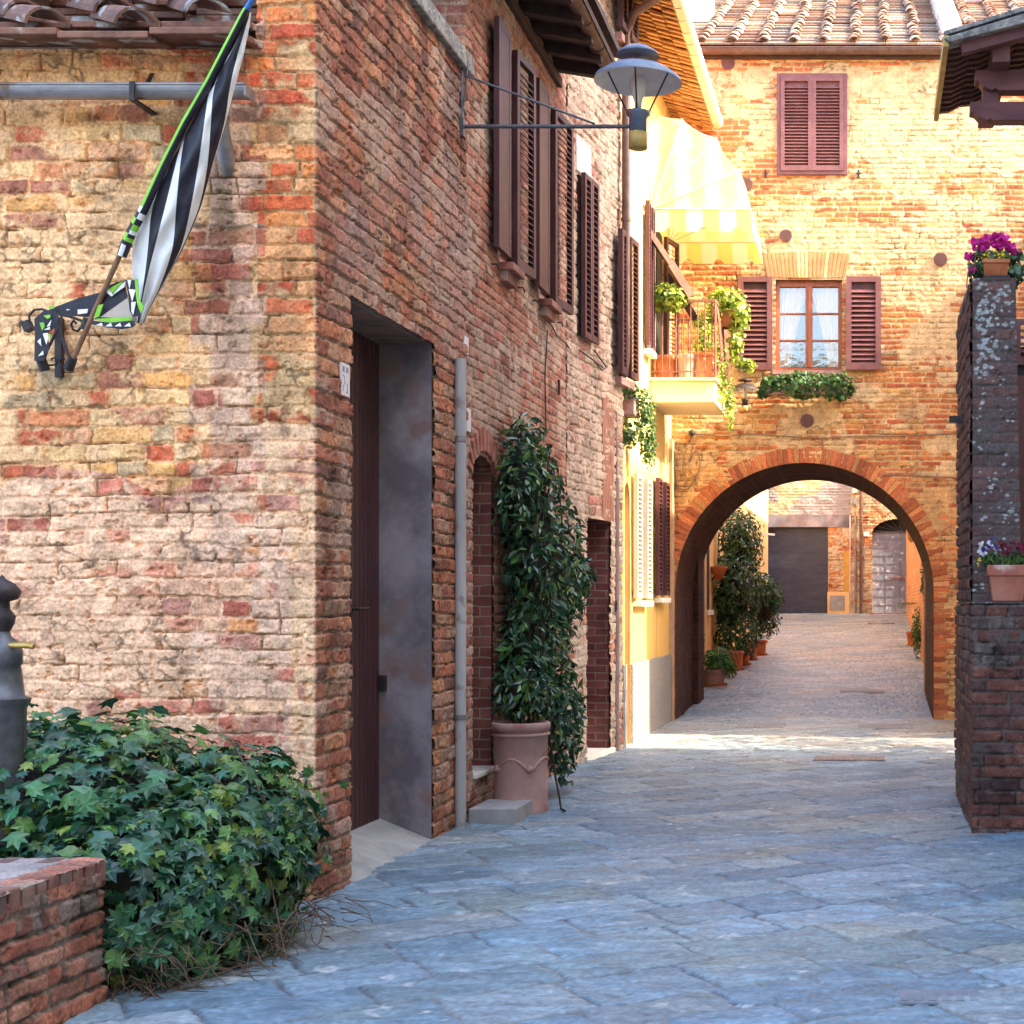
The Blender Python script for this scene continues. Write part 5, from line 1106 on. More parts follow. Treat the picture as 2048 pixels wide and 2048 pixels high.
hull('stem_mass', [(e[0], e[1], e[2], e[3], min(e[4], 1.0), e[5]) for e in E], M_IVYIN, IV, .74)
b = MB(); rr = random.Random(8)
for i in range(260):
    t = rr.uniform(-.15, 1); bx = -2.85 + .38 * t + rr.uniform(-.1, .1); by = 5.75 + .95 * t * t + rr.uniform(-.05, .25); p = Vector((bx, by, rr.uniform(.0, .22))); pts = [p]; dv = Vector((rr.uniform(-.3, 1), rr.uniform(-1, .2), rr.uniform(-.35, .35))).normalized()
    for k in range(4): dv = (dv + Vector((rr.uniform(-.35, .35), rr.uniform(-.35, .35), rr.uniform(-.45, .2)))).normalized(); p = p + dv * rr.uniform(.03, .075); p.z = max(p.z, .012); pts.append(p.copy())
    b.tube(pts, [.0035, .003, .0026, .002, .0013], 4, cap=False)
for (x, y) in ((-2.62, 6.5),):
    b.tube([(x - .15, y, .9), (x + .02, y, .6), (x + .05, y - .1, .35), (x + .18, y - .25, .02)], .004, 4, cap=False)
b.build('twig', M_TWIG, IV)
rs = np.random.RandomState(4); n = 50; t = rs.rand(n); base = np.stack([-2.56 + .05 * rs.normal(size=n) * .5, 6.6 + .25 * rs.normal(size=n), .25 + .5 * t], -1)
leaves('trailing_foliage', (IVY, IVYF), base, rs.normal(size=(n, 3)) * .6 + np.array((.7, -.7, .2)), rs.normal(size=(n, 3)) * .5 + np.array((0, 0, -1.)), rs.uniform(.04, .07, n), GL[rs.randint(3, size=n)] * .8, M_LEAF, IV)

# iron water fountain behind ivy
WF = thing('water_fountain', 'dark cast iron water fountain post with brass tap at the left edge', 'fountain', (-3.58, 6.02, .55)); c = (-3.49, 6.02, .0)
b = MB(); b.lathe([(.13, .55), (.13, .62), (.10, .66), (.085, .70), (.088, 1.08), (.10, 1.10), (.105, 1.12)], c, 24, flute=.07); b.lathe([(.105, 1.12), (.085, 1.13), (.075, 1.22), (.07, 1.25), (.078, 1.26), (.078, 1.31), (.06, 1.35), (.035, 1.37), (.03, 1.39)], c, 8)
b.build('post', M_IRONG, WF)
b = MB(); b.lathe([(.03, 1.39), (.045, 1.42), (.05, 1.45), (.03, 1.48), (.028, 1.51), (.06, 1.52), (.07, 1.55), (.05, 1.58), (.015, 1.6), (.0, 1.62)], c, 16); b.build('finial', M_IRON, WF)
b = MB(); b.tube([(c[0] + .05, c[1] - .03, 1.335), (c[0] + .13, c[1] - .04, 1.335), (c[0] + .15, c[1] - .04, 1.33)], .012, 8); b.build('tap', M_BRASS, WF)

# ============================================================ flag and bracket
Z1 = lambda x, y, Y: Vector(P(x * .4142, y * .4142, Y))
Z4 = lambda x, y, Y: Vector(P(x * .1553, 560 + y * .1553, Y))
YF0, YF1 = 7.33, 6.95
def ypole(y): return YF0 + (YF1 - YF0) * max(0, min(1, (1750 - y) / 1750))
FL = thing('flag', 'furled black and white striped flag with lime green border hanging on a slanting wooden pole', 'flag', tuple(Z1(345, 1750, YF0)))
b = MB(); b.tube([Z1(335, 1775, YF0 + .01), Z1(575, 1240, ypole(1240)), Z1(1222, -10, ypole(0)), Z1(1400, -350, ypole(0) - .05)], .0125, 10); b.build('pole', M_OLDW, FL)
ys = np.array([60, 250, 400, 600, 800, 1000, 1200, 1400, 1560.])
cur = {'b0': [1200, 1088, 1028, 912, 810, 712, 632, 645, 640], 'w0r': [1200.5, 1088.5, 1028.5, 912.5, 811, 730, 715, 690, 660], 'w1l': [1205, 1110, 1045, 900, 846, 797, 745, 695, 668],
       'w1r': [1205.5, 1110.5, 1045.5, 900.5, 868, 850, 838, 768, 680], 'w2l': [1208, 1140, 1014, 985, 958, 922, 878, 770, 682], 'w2r': [1208.5, 1140.5, 1030, 1018, 1004, 965, 880, 771, 683],
       'r': [1210, 1150, 1112, 1085, 1024, 972, 886, 773, 684], 's': [1216, 1182, 1139, 1089, 1025, 973, 887, 774, 685]}
cur['w2l'][1] = 1120; cur['w2r'][1] = 1120.5
def flagcloth():
    yy = np.linspace(60, 1560, 70); keys = ['b0', 'w0r', 'w1l', 'w1r', 'w2l', 'w2r', 'r', 's']; mats = [1, 0, 1, 0, 1, 0, 1]; b = MB(); sub = 5
    import itertools
    def sm(k, y):
        return np.interp(y, ys, cur[k]) * .5 + .25 * (np.interp(y - 70, ys, cur[k]) + np.interp(y + 70, ys, cur[k]))
    C = [[sm(k, y) for k in keys] for y in yy]
    for i, mt in enumerate(mats):
        for r in range(len(yy) - 1):
            for q_ in range(sub):
                def pt(rr, t):
                    x0, x1 = C[rr][i], C[rr][i + 1]; l, rt = C[rr][0], C[rr][-1]; x = x0 + (x1 - x0) * t; u = (x - l) / max(rt - l, 1); v = (yy[rr] - 60) / 1500
                    bulge = .07 * math.sin(math.pi * min(max(u, 0), 1)) * math.sin(math.pi * min(v * 1.05, 1)) + .016 * math.sin(u * 15 + v * 3) * v + .006 * math.sin(v * 34 + u * 9) * math.sin(math.pi * min(max(u, 0), 1)) + .004 * math.sin(v * 71 - u * 15)
                    return Z1(x, yy[rr], ypole(yy[rr]) + .01 - bulge + .03 * v)
                b.add([pt(r, q_ / sub), pt(r, (q_ + 1) / sub), pt(r + 1, (q_ + 1) / sub), pt(r + 1, q_ / sub)], [(0, 3, 2, 1)], mt, True)
    o = b.build('cloth', [M_FBLK, M_FWHT], FL); import bmesh; bm = bmesh.new(); bm.from_mesh(o.data); bmesh.ops.remove_doubles(bm, verts=bm.verts, dist=2e-4); bm.to_mesh(o.data); bm.free(); s = o.modifiers.new('solid', 'SOLIDIFY'); s.thickness = .002
flagcloth()
b = MB(); seg = [(1222, -10), (1180, 60), (1150, 120), (1078, 260), (1005, 400), (890, 600), (790, 800), (700, 1000), (640, 1110), (608, 1180), (588, 1235)]
rad = [.010, .013, .015, .016, .016, .017, .018, .020, .022, .024, .022]
for k in range(len(seg) - 1):
    for h in range(4):
        t0, t1 = h / 4, (h + 1) / 4; p0 = [seg[k][j] + (seg[k + 1][j] - seg[k][j]) * t0 for j in (0, 1)]; p1 = [seg[k][j] + (seg[k + 1][j] - seg[k][j]) * t1 for j in (0, 1)]; r0 = rad[k] + (rad[k + 1] - rad[k]) * t0; r1 = rad[k] + (rad[k + 1] - rad[k]) * t1
        wv = 1 + .08 * math.sin((k * 4 + h) * 1.9); A0, A1 = Z1(p0[0], p0[1], ypole(p0[1]) - .012), Z1(p1[0], p1[1], ypole(p1[1]) - .012)
        ax = (A1 - A0).normalized(); e1 = Vector((1, 0, 0)); e1 = (e1 - ax * e1.dot(ax)).normalized(); e2 = ax.cross(e1); n = 12; base = len(b.v)
        for (cc_, r_) in ((A0, r0), (A1, r1)):
            for j in range(n): t = 2 * math.pi * j / n; b.v.append(tuple(cc_ + (e1 * math.cos(t) + e2 * math.sin(t)) * r_ * (1.0 if j % 3 else 1.12)))
        for j in range(n):
            m = 2 if j in (3, 4, 5, 6, 7, 8, 9, 10) else 0
            if k < 1 and h < 3: m = 3
            if k >= 7: m = (0, 1, 0, 2, 0, 0, 1)[(h + j // 3 + k) % 7] if k != 9 else (1 if (j // 2) % 2 else 0)
            if k == 8 and h == 2: m = 2
            b.f.append([base + j, base + (j + 1) % n, base + n + (j + 1) % n, base + n + j]); b.m.append(m); b.sm.append(True)
b.build('rolled_edge', [M_FBLK, M_FWHT, M_FGRN, M_FBLU], FL)
# hem patches (each a bent strip of cloth)
b = MB(); lay = [0]
def patch(poly, m, Y=7.22, dy=0.0):
    lay[0] += 1; pts = [Z4(x, y, Y - .0012 * lay[0] + dy * (x - 1000) / 1000) for x, y in poly]; b.prism(pts, (0, .003, 0), m)
patch([(600, 400), (700, 350), (1000, 235), (1290, 160), (1420, 80), (1600, 10), (1640, 230), (1290, 330), (1170, 480), (900, 460), (700, 420)], 0, 7.30)
patch([(1330, 90), (1600, 0), (1690, 480), (1220, 510), (1280, 300)], 0, 7.28)
patch([(1290, 480), (1640, 230), (1700, 490)], 4, 7.27); patch([(1400, 110), (1530, 40), (1600, 5), (1450, 170), (1420, 150)], 2, 7.27)
patch([(1330, 120), (1395, 115), (1460, 195), (1430, 210)], 1, 7.27); patch([(1560, 60), (1610, 20), (1600, 90), (1440, 200)], 1, 7.27)
patch([(1265, 325), (1330, 308), (1275, 470), (1205, 495)], 2, 7.26); patch([(1240, 500), (1680, 470), (1705, 520), (1420, 548), (1250, 520)], 2, 7.25)
patch([(1175, 520), (1420, 548), (1710, 520), (1745, 570), (1700, 610), (1560, 635), (1400, 610), (1180, 570)], 0, 7.245)
for x in (1280, 1400, 1520, 1640): patch([(x - 45, 582 + (x > 1300) * 14), (x + 25, 550), (x + 45, 590 + (x > 1300) * 8)], 1, 7.243)
patch([(1000, 380), (1130, 372), (1120, 425), (1000, 440)], 1, 7.29); patch([(850, 375), (905, 378), (865, 392)], 1, 7.29); patch([(620, 340), (690, 335), (695, 365), (640, 375)], 2, 7.29)
patch([(1610, 0), (1740, 0), (1770, 250), (1850, 360), (1800, 460), (1720, 470), (1670, 400), (1650, 180)], 0, 7.235)
for (p) in ([(1640, 0), (1690, 0), (1665, 110)], [(1655, 115), (1745, 125), (1700, 280), (1680, 200)], [(1690, 285), (1750, 280), (1715, 450), (1690, 400)]): patch(p, 1, 7.232)
patch([(1735, -20), (1775, -20), (1790, 240), (1850, 345), (1815, 440), (1770, 320), (1750, 200)], 2, 7.23)
patch([(440, 500), (560, 395), (700, 395), (760, 480), (720, 600), (600, 690), (640, 880), (560, 1040), (440, 1040), (450, 700)], 0, 7.30)
for p in ([(480, 790), (520, 750), (530, 850)], [(550, 690), (610, 680), (625, 740), (595, 830)], [(490, 980), (550, 910), (560, 960)], [(565, 640), (640, 600), (640, 640)], [(600, 600), (660, 510), (640, 590)]): patch(p, 1, 7.29)
for p in ([(560, 460), (640, 445), (650, 480), (610, 500)], [(510, 550), (560, 545), (575, 600), (540, 650)], [(620, 690), (660, 700), (650, 750)]): patch(p, 2, 7.29)
b.build('hem', [M_FBLK, M_FWHT, M_FGRN, M_FBLU, mat_noise('flag_cream', (.50, .40, .32), (.56, .46, .38), 8, .7, 0)], FL)
BR = thing('flag_bracket', 'black wrought iron flag holder with three sockets bolted to the patched wall', 'bracket', tuple(Z4(760, 900, 7.46)))
def zt(pts, Y, r, name, n=8): b = MB(); b.tube([Z4(x, y, Y if not isinstance(Y, list) else Y[i]) for i, (x, y) in enumerate(pts)], r, n); return b.build(name, M_IRON, BR)
b = MB(); q0, q1 = Z4(720, 490, 7.46), Z4(812, 1255, 7.46); b.box(q0.x, q1.x, 7.445, 7.475, q1.z, q0.z); b.build('back_plate', M_IRON, BR, bevel=.003)
zt([(300, 580), (380, 640)], 7.36, .001, 'socket').hide_render = False
bpy.data.objects.remove(bpy.data.objects['socket'])
b = MB(); b.tube([Z4(262, 545, 7.34), Z4(395, 635, 7.34)], .011, 10); b.tube([Z4(270, 540, 7.32), Z4(390, 620, 7.38)], .010, 10); b.prism([Z4(255, 550, 7.32), Z4(345, 505, 7.32), Z4(400, 620, 7.32), Z4(310, 668, 7.32)], (0, .045, 0)); b.build('socket', M_IRON, BR, bevel=.003)
b = MB(); b.tube([Z4(525, 1020, 7.34), Z4(585, 1170, 7.36)], .0235, 12); b.build('socket', M_IRON, BR)
b = MB(); b.tube([Z4(935, 1000, 7.32), Z4(885, 1150, 7.34)], .0235, 12); b.build('socket', M_IRON, BR)
b = MB(); b.tube([Z4(1130, 500, 7.31), Z4(1085, 630, 7.32)], .0215, 12); b.build('collar', M_IRON, BR)
zt([(440, 650), (385, 560), (375, 460), (440, 385), (540, 375), (640, 410), (720, 500)], 7.34, .006, 'hoop')
zt([(740, 480), (745, 620), (660, 800), (600, 920), (570, 1030)], [7.44, 7.38, 7.35, 7.34, 7.34], .007, 'arm'); zt([(790, 480), (775, 640), (830, 830), (890, 1000)], [7.44, 7.38, 7.33, 7.33], .008, 'arm')
zt([(1050, 600), (1000, 660), (940, 640), (915, 570), (950, 520), (985, 560)], 7.36, .006, 'scroll'); zt([(620, 1100), (720, 1090), (740, 1040), (710, 1000), (670, 1010), (660, 1040)], 7.38, .005, 'scroll'); zt([(850, 1090), (790, 1090), (770, 1040), (800, 1000), (830, 1020)], 7.38, .005, 'scroll')
zt([(700, 430), (900, 470), (1090, 540)], [7.40, 7.36, 7.33], .007, 'arm')

# ============================================================ street lamps
def lamp(cx, cz, Y, sc, label, armpts, wallpts, group='street lamps'):
    T = thing('street_lamp', label, 'street lamp', (cx, Y, cz), group); M_LP = M_LAMP if sc > .9 else M_IRON
    c = (cx, Y, cz); k = sc
    b = MB(); b.lathe([(.295 * k, .30 * k), (.285 * k, .325 * k), (.20 * k, .385 * k), (.11 * k, .42 * k), (.05 * k, .43 * k), (0, .431 * k)], c, 32); b.build('lamp_shade', M_LP, T)
    b = MB(); b.lathe([(0, .42 * k), (.10 * k, .41 * k), (.20 * k, .372 * k), (.28 * k, .315 * k), (.294 * k, .299 * k)], c, 32); b.build('reflector', M_WHITE, T)
    b = MB(); b.lathe([(0, .47 * k), (.145 * k, .475 * k), (.135 * k, .495 * k), (.08 * k, .53 * k), (0, .545 * k)], c, 28); b.tube([(cx, Y, cz + .43 * k), (cx, Y, cz + .48 * k)], .015 * k, 8); b.build('cap', M_LP, T)
    b = MB(); b.lathe([(0, .12 * k), (.025 * k, .12 * k), (.026 * k, .17 * k), (.035 * k, .19 * k), (.055 * k, .26 * k), (.055 * k, .30 * k), (.03 * k, .34 * k), (0, .35 * k)], c, 16); b.build('bulb', mat_noise('bulb_glass', (.6, .57, .55), (.66, .63, .6), 3, .15, 0) if 'bulb_glass' not in bpy.data.materials else bpy.data.materials['bulb_glass'], T)
    for a in (R(0), R(90), R(180), R(270)):
        b = MB(); a += R(3); b.tube([(cx + .07 * k * math.cos(a), Y + .07 * k * math.sin(a), cz + .09 * k), (cx + .20 * k * math.cos(a), Y + .20 * k * math.sin(a), cz + .365 * k)], .006 * k, 6); b.build('strut', M_IRON, T)
    b = MB(); b.lathe([(0, .10 * k), (.08 * k, .10 * k), (.08 * k, .08 * k), (.060 * k, .06 * k), (.060 * k, -.04 * k), (0, -.04 * k)], c, 20); b.build('neck', M_LP, T)
    b = MB(); b.lathe([(0, -.04 * k), (.063 * k, -.04 * k), (.063 * k, -.15 * k), (0, -.15 * k)], c, 8); b.build('junction_box', M_OCH, T)
    b = MB()
    for pts, r in armpts: b.tube(pts, r, 8)
    for bx in wallpts: b.box(*bx)
    b.build('arm', M_IRONG, T); return T
YL = 10.1; q0 = Vector(P(921, 253, YL)); q1 = Vector(P(1262, 253, YL)); s1_ = Vector(P(931, 151, YL)); s2_ = Vector(P(1190, 248, YL))
lz = P(0, 253, YL)[2]; lx = P(1276, 0, YL)[0]
lamp(lx, lz, YL, 1.0, 'large blue grey street lamp with rusty dish shade on a long arm', [([q0, q1 + Vector((.05, 0, 0))], .014), ([s1_, s2_], .008), ([(XW + .02, YL, lz - .04), (XW + .02, YL, lz + .38)], .010), ([P(921, 145, YL), P(935, 125, YL), P(932, 180, YL), P(922, 235, YL)], .005)], [(XW, XW + .04, YL - .03, YL + .03, lz - .07, lz + .05)])
l2x, _, l2z = P(1490, 808, 18.75)
lamp(l2x, l2z, 18.75, .60, 'smaller dark street lamp on the arch wall between the balcony and the ivy window box', [([(XD, 18.75, l2z), (l2x, 18.75, l2z)], .01), ([(XD, 18.75, l2z + .3), (l2x - .35, 18.75, l2z + .01)], .007)], [(XD, XD + .03, 18.71, 18.79, l2z - .05, l2z + .33)])

# ============================================================ pots and plants
def round_pot(T, c, r, h, mat, rim=.03, soil=True, garland=False):
    b = MB(); g_ = 1.0 if garland else 0.0; b.lathe([(r * (.82 + .16 * g_), 0), (r * (.86 + .15 * g_), .03), (r * (.84 + .11 * g_), .06), (r * (.90 + .05 * g_), h * .5), (r * .96, h - rim * 2), (r * 1.04, h - rim * 1.8), (r * 1.06, h - .01), (r * 1.0, h), (r * .9, h - .005), (r * .88, h - .05), (0, h - .05)], c, 32)
    if garland:
        pts = [(c[0] + r * .95 * math.sin(t), c[1] - r * .95 * math.cos(t), c[2] + h * .46 + .10 * abs(math.cos(t * 2.2 + .3))) for t in np.linspace(-.9, 1.5, 26)]
        b.tube(pts, [.008 + .006 * (i % 2) for i in range(26)], 7)
        for t in (-.8, .55): p = (c[0] + r * .94 * math.sin(t), c[1] - r * .94 * math.cos(t), c[2] + h * .5); b.lathe([(0, -.03), (.03, -.01), (.032, .01), (0, .035)], p, 10)
    o = b.build('pot', mat, T)
    if soil: b = MB(); b.lathe([(r * .9, h - .045), (0, h - .035)], c, 24); b.build('soil', M_EARTH, T)
    return o
CP_ = thing('terracotta_pot', 'tall pinkish terracotta pot with garland relief by the brick wall', 'plant pot', (-2.52, 10.75, 0))
round_pot(CP_, (-2.52, 10.78, 0), .198, .655, M_TERRP, garland=True)
b = MB(); b.lathe([(.190, .555), (.206, .56), (.206, .575), (.190, .58)], (-2.52, 10.78, 0), 32); b.build('band', M_TERRP, CP_)
JE = [(-2.59, 11.3, 2.36, .20, .55, .55), (-2.52, 11.65, 1.75, .27, .78, .62), (-2.56, 11.4, 1.15, .23, .60, .46), (-2.53, 10.95, .86, .23, .30, .26), (-2.40, 11.7, .60, .14, .34, .50), (-2.42, 12.3, 1.72, .14, .25, .16)]
JA = thing('climbing_plant', 'tall dark green glossy jasmine climbing the brick wall from the terracotta pot', 'plant', (-2.58, 11.2, 0))
clipJ = lambda p: (p[:, 0] > XW + .03) & (p[:, 2] > .03)
foliage('foliage', JE, 5200, (LNC, LNCF), (.06, .12), np.array([(.022, .075, .040), (.03, .095, .04), (.018, .055, .032), (.06, .14, .035)]), M_LEAFJ, JA, seed=12, shell=.55, clip=clipJ, light=.22, jit=.8)
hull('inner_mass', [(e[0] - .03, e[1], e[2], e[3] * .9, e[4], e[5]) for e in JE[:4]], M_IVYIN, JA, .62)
b = MB(); rr = random.Random(3)
for i in range(16):
    p = Vector((-2.55 + rr.uniform(-.1, .1), 10.8 + rr.uniform(0, .3), .62)); pts = [p.copy()]
    for k in range(8): p = p + Vector((rr.uniform(-.04, .04), rr.uniform(-.02, .12), rr.uniform(.15, .3))); p.x = max(p.x, XW + .03); pts.append(p.copy())
    b.tube(pts, .006, 5, cap=False)
b.tube([P(1108, 1540, 11.0), P(1118, 1590, 10.9), P(1122, 1617, 10.8), P(1130, 1622, 10.7)], .008, 6); b.tube([P(1105, 1380, 11.2), P(1100, 1480, 11.1), P(1112, 1560, 11.0)], .009, 6)
b.build('stem', M_IVYIN, JA)

# trailing planter on the corner of the yellow house
HP = thing('trailing_planter', 'terracotta wall planter with trailing green creeper left of the balcony', 'planter', P(1245, 800, 15.6)); q = Vector(P(1248, 822, 15.6))
b = MB(); b.box(q.x - .10, q.x + .12, 15.5, 15.85, q.z - .05, q.z + .16); b.build('trough', M_TERRP, HP, bevel=.01)
b = MB(); b.tube([(q.x - .12, 15.48, q.z + .12), (q.x + .14, 15.48, q.z + .12), (q.x + .14, 15.88, q.z + .12)], .008, 6); b.tube([P(1236, 860, 15.6), P(1232, 885, 15.6), P(1226, 905, 15.6), P(1222, 890, 15.6)], .008, 6); b.build('holder', M_IRON, HP)
foliage('foliage', [(q.x, 15.65, q.z + .20, .20, .28, .13), (q.x + .20, 15.75, q.z - .02, .12, .2, .30), (q.x + .22, 15.8, q.z - .30, .09, .15, .28), (q.x + .05, 15.55, q.z - .25, .13, .12, .14)], 1700, (RND, RNDF), (.03, .055), np.array([(.06, .13, .03), (.04, .09, .03), (.10, .18, .04)]), M_LEAF2, HP, seed=5, shell=.9, light=.2)

# balcony things
def simple_plant(name, label, cat, base, ells, N, tpl, sz, pal, seed, mat=None, pot=None, group=None, shell=.8, pall=GL, light=.2):
    T = thing(name, label, cat, base, group)
    foliage('foliage', ells, N, tpl, sz, pal, mat or M_LEAF2, T, seed=seed, shell=shell, light=light, pall=pall); return T
YG = np.array([(.24, .30, .035), (.34, .38, .05), (.14, .22, .025)])
T = thing('orange_pot', 'round orange terracotta pot at the wall end of the balcony', 'plant pot', (-2.42, 17.62, 4.125)); round_pot(T, (-2.42, 17.62, 4.125), .14, .28, M_TERRD)
T = thing('pale_pot', 'pale beige pot between two orange pots on the balcony', 'plant pot', (-2.16, 17.60, 4.125)); round_pot(T, (-2.16, 17.60, 4.125), .115, .30, mat_noise('beige_clay', (.55, .40, .30), (.62, .48, .38), 5, .8, .1))
T = thing('orange_planter', 'long orange planter box on the balcony floor', 'planter', (-1.98, 17.6, 4.125)); b = MB(); b.box(-2.06, -1.86, 17.52, 17.75, 4.13, 4.42); b.build('box', M_TERRD, T, bevel=.012); b = MB(); b.box(-2.075, -1.845, 17.505, 17.765, 4.40, 4.44); b.build('rim', M_TERRD, T, bevel=.008)
simple_plant('rail_plant', 'round bright yellow green plant on the balcony rail next to the wall', 'plant', (-2.4, 17.42, 5.05), [(-2.36, 17.42, 5.06, .24, .2, .17)], 800, (RND, RNDF), (.04, .08), YG, 21)
simple_plant('hanging_flower', 'tall pale flowering geranium overflowing the outer corner of the balcony rail', 'plant', (-1.75, 17.9, 5.1), [(-1.72, 17.9, 5.12, .24, .22, .16), (-1.58, 17.9, 4.92, .14, .2, .22), (-1.62, 17.9, 4.60, .09, .15, .26), (-1.50, 17.95, 4.35, .13, .12, .08)], 1000, (RND, RNDF), (.04, .09), YG, 22, pall=np.array([(.7, .55, .55), (.5, .55, .2), (.6, .6, .5)]), light=.2, shell=.9)
simple_plant('balcony_creeper', 'loose sunlit creeper growing through the balcony railing', 'plant', (-1.95, 17.7, 4.15), [(-1.97, 17.62, 4.55, .16, .15, .40), (-1.80, 17.8, 4.25, .10, .25, .40), (-1.72, 18.2, 3.95, .08, .2, .35), (-1.9, 17.9, 4.9, .15, .3, .2)], 1900, (RND, RNDF), (.025, .055), YG, 23, shell=1.0)
T = thing('clay_pot', 'orange clay pot fixed outside the top of the balcony rail under the pale geranium', 'plant pot', (-1.72, 18.0, 4.88)); round_pot(T, (-1.72, 17.95, 4.80), .12, .20, M_TERRD)
# ivy window box
WB = thing('window_box', 'brown window box filled with green ivy below the arch house window', 'window box', P(1614, 790, 19.1)); q = P(1614, 775, 19.12)
b = MB(); b.box(q[0] - .52, q[0] + .52, 19.03, 19.24, q[2] - .10, q[2] + .04); b.build('trough', M_TERRP, WB, bevel=.01)
foliage('foliage', [(q[0] - .05, 19.08, q[2] + .02, .42, .16, .17), (q[0] + .38, 19.08, q[2] + .0, .24, .15, .18), (q[0] - .42, 19.08, q[2] + .03, .18, .13, .12), (q[0] - .55, 19.1, q[2] - .06, .10, .1, .08)], 1500, (IVY, IVYF), (.05, .085), np.array([(.045, .11, .03), (.07, .16, .04), (.03, .08, .025)]), M_LEAF2, WB, seed=31, shell=.5)

# cyclamen pot on the pillar
CY = thing('flower_pot', 'small terracotta window pot with magenta cyclamen on top of the dark pillar', 'plant pot', (.82, 10.1, 3.66)); q = Vector(P(1990, 551, 10.1)); zq = 3.67
b = MB(); b.prism([(q.x - .075, 10.02, zq + .02), (q.x + .075, 10.02, zq + .02), (q.x + .088, 10.0, zq + .125), (q.x - .088, 10.0, zq + .125)], (0, .2, 0)); b.box(q.x - .092, q.x + .092, 9.99, 10.21, zq + .105, zq + .13)
for k in range(7): b.box(q.x - .07 + k * .022, q.x - .066 + k * .022, 10.002, 10.02, zq + .02, zq + .10)
b.build('pot', M_TERRD, CY, bevel=.004); b = MB(); b.box(q.x - .09, q.x + .09, 9.99, 10.22, zq, zq + .02); b.build('tray', M_IRON, CY)
foliage('foliage', [(q.x + .12, 10.1, zq + .10, .10, .10, .13), (q.x - .10, 10.12, zq + .08, .08, .1, .15), (q.x, 10.1, zq + .17, .13, .1, .06)], 330, (RND, RNDF), (.04, .065), np.array([(.03, .07, .035), (.05, .10, .04)]), M_LEAF, CY, seed=41, shell=.6, light=.05)
def blossoms(name, centers, r, col, n, parent, seed, sz, mat=M_PETAL):
    rs = np.random.RandomState(seed); P_ = []; 
    for c in centers: P_.append(np.array(c) + rs.normal(0, r, (n, 3)))
    p = np.concatenate(P_); m = len(p); cc = np.array(col)[rs.randint(len(col), size=m)] * rs.uniform(.8, 1.1, (m, 1))
    return leaves(name, (RND, RNDF), p, rs.normal(size=(m, 3)) * .7 + np.array((0, -.8, .2)), rs.normal(size=(m, 3)) + np.array((0, 0, -1.)), rs.uniform(*sz, m), cc, mat, parent)
cs = [P(x, y, 10.05) for x, y in ((1950, 488), (1962, 484), (1972, 478), (1985, 476), (1996, 474), (2008, 476), (2015, 486), (2026, 494), (1960, 495), (1938, 515), (1945, 540), (1990, 486), (2004, 488), (2022, 500), (1975, 490))]
blossoms('cyclamen_bloom', cs, .013, [(.62, .02, .28), (.70, .04, .36), (.5, .015, .24)], 14, CY, 2, (.026, .05))
blossoms('yellow_bloom', [P(x, y, 10.02) for x, y in ((1975, 508), (1990, 503), (2005, 508), (1966, 515), (2012, 512), (1982, 512), (1998, 512))], .01, [(.7, .5, .03)], 7, CY, 5, (.015, .025))
b = MB(); b.tube([P(1948, 548, 10.0), P(1950, 520, 9.98), P(1955, 495, 10.0)], .004, 5); b.tube([P(1933, 575, 9.9), P(1936, 545, 9.9), P(1940, 520, 9.95)], .004, 5); b.build('stem', M_TWIG, CY)
# pansy pot on the ledge
PA = thing('flower_pot', 'square pinkish terracotta pot of white and purple pansies on the lower ledge of the pillar', 'plant pot', (.92, 9.95, 1.51)); zq = 1.516
x0, x1, x2, x3 = (P(x, 0, 9.83)[0] for x in (1984, 2050, 1974, 2058)); b = MB()
dpt = .0; b.prism([(x0, 9.84, zq), (x1, 9.84, zq), (x3 - .01, 9.83, zq + .17), (x2 + .01, 9.83, zq + .17)], (0, .08, 0)); b.prism([(x2, 9.82, zq + .165), (x3, 9.82, zq + .165), (x3 + .004, 9.82, zq + .245), (x2 - .004, 9.82, zq + .245)], (0, .10, 0))
b.v = []; b.f = []; b.m = []; b.sm = []
def frustum(b, cx, cy, w0, w1, z0, z1, m=0):
    v = [(cx - w0, cy - w0, z0), (cx + w0, cy - w0, z0), (cx + w0, cy + w0, z0), (cx - w0, cy + w0, z0), (cx - w1, cy - w1, z1), (cx + w1, cy - w1, z1), (cx + w1, cy + w1, z1), (cx - w1, cy + w1, z1)]
    b.add(v, [(0, 3, 2, 1), (4, 5, 6, 7), (0, 1, 5, 4), (1, 2, 6, 5), (2, 3, 7, 6), (3, 0, 4, 7)], m)
RW_c = ((x0 + x1) / 2, 9.93)
frustum(b, RW_c[0], RW_c[1] + .02, .10, .125, zq, zq + .17); frustum(b, RW_c[0], RW_c[1] + .02, .137, .142, zq + .168, zq + .24); b.build('pot', M_TERR, PA, bevel=.008)
foliage('foliage', [(RW_c[0], 9.95, zq + .27, .17, .12, .06), (RW_c[0] - .1, 9.9, zq + .27, .07, .08, .06)], 600, (LNC, LNCF), (.03, .055), np.array([(.05, .12, .03), (.08, .17, .04)]), M_LEAF2, PA, seed=43, shell=.7)
blossoms('white_bloom', [P(x, y, 9.82) for x, y in ((1962, 1090), (1972, 1098), (1982, 1092), (1990, 1100), (1968, 1108), (1978, 1085), (1958, 1102))], .009, [(.7, .7, .78), (.75, .75, .8)], 6, PA, 6, (.02, .034))
blossoms('purple_bloom', [P(x, y, 9.81) for x, y in ((1975, 1094), (1985, 1080), (1968, 1098), (1993, 1094))], .008, [(.05, .03, .28)], 4, PA, 7, (.016, .026))
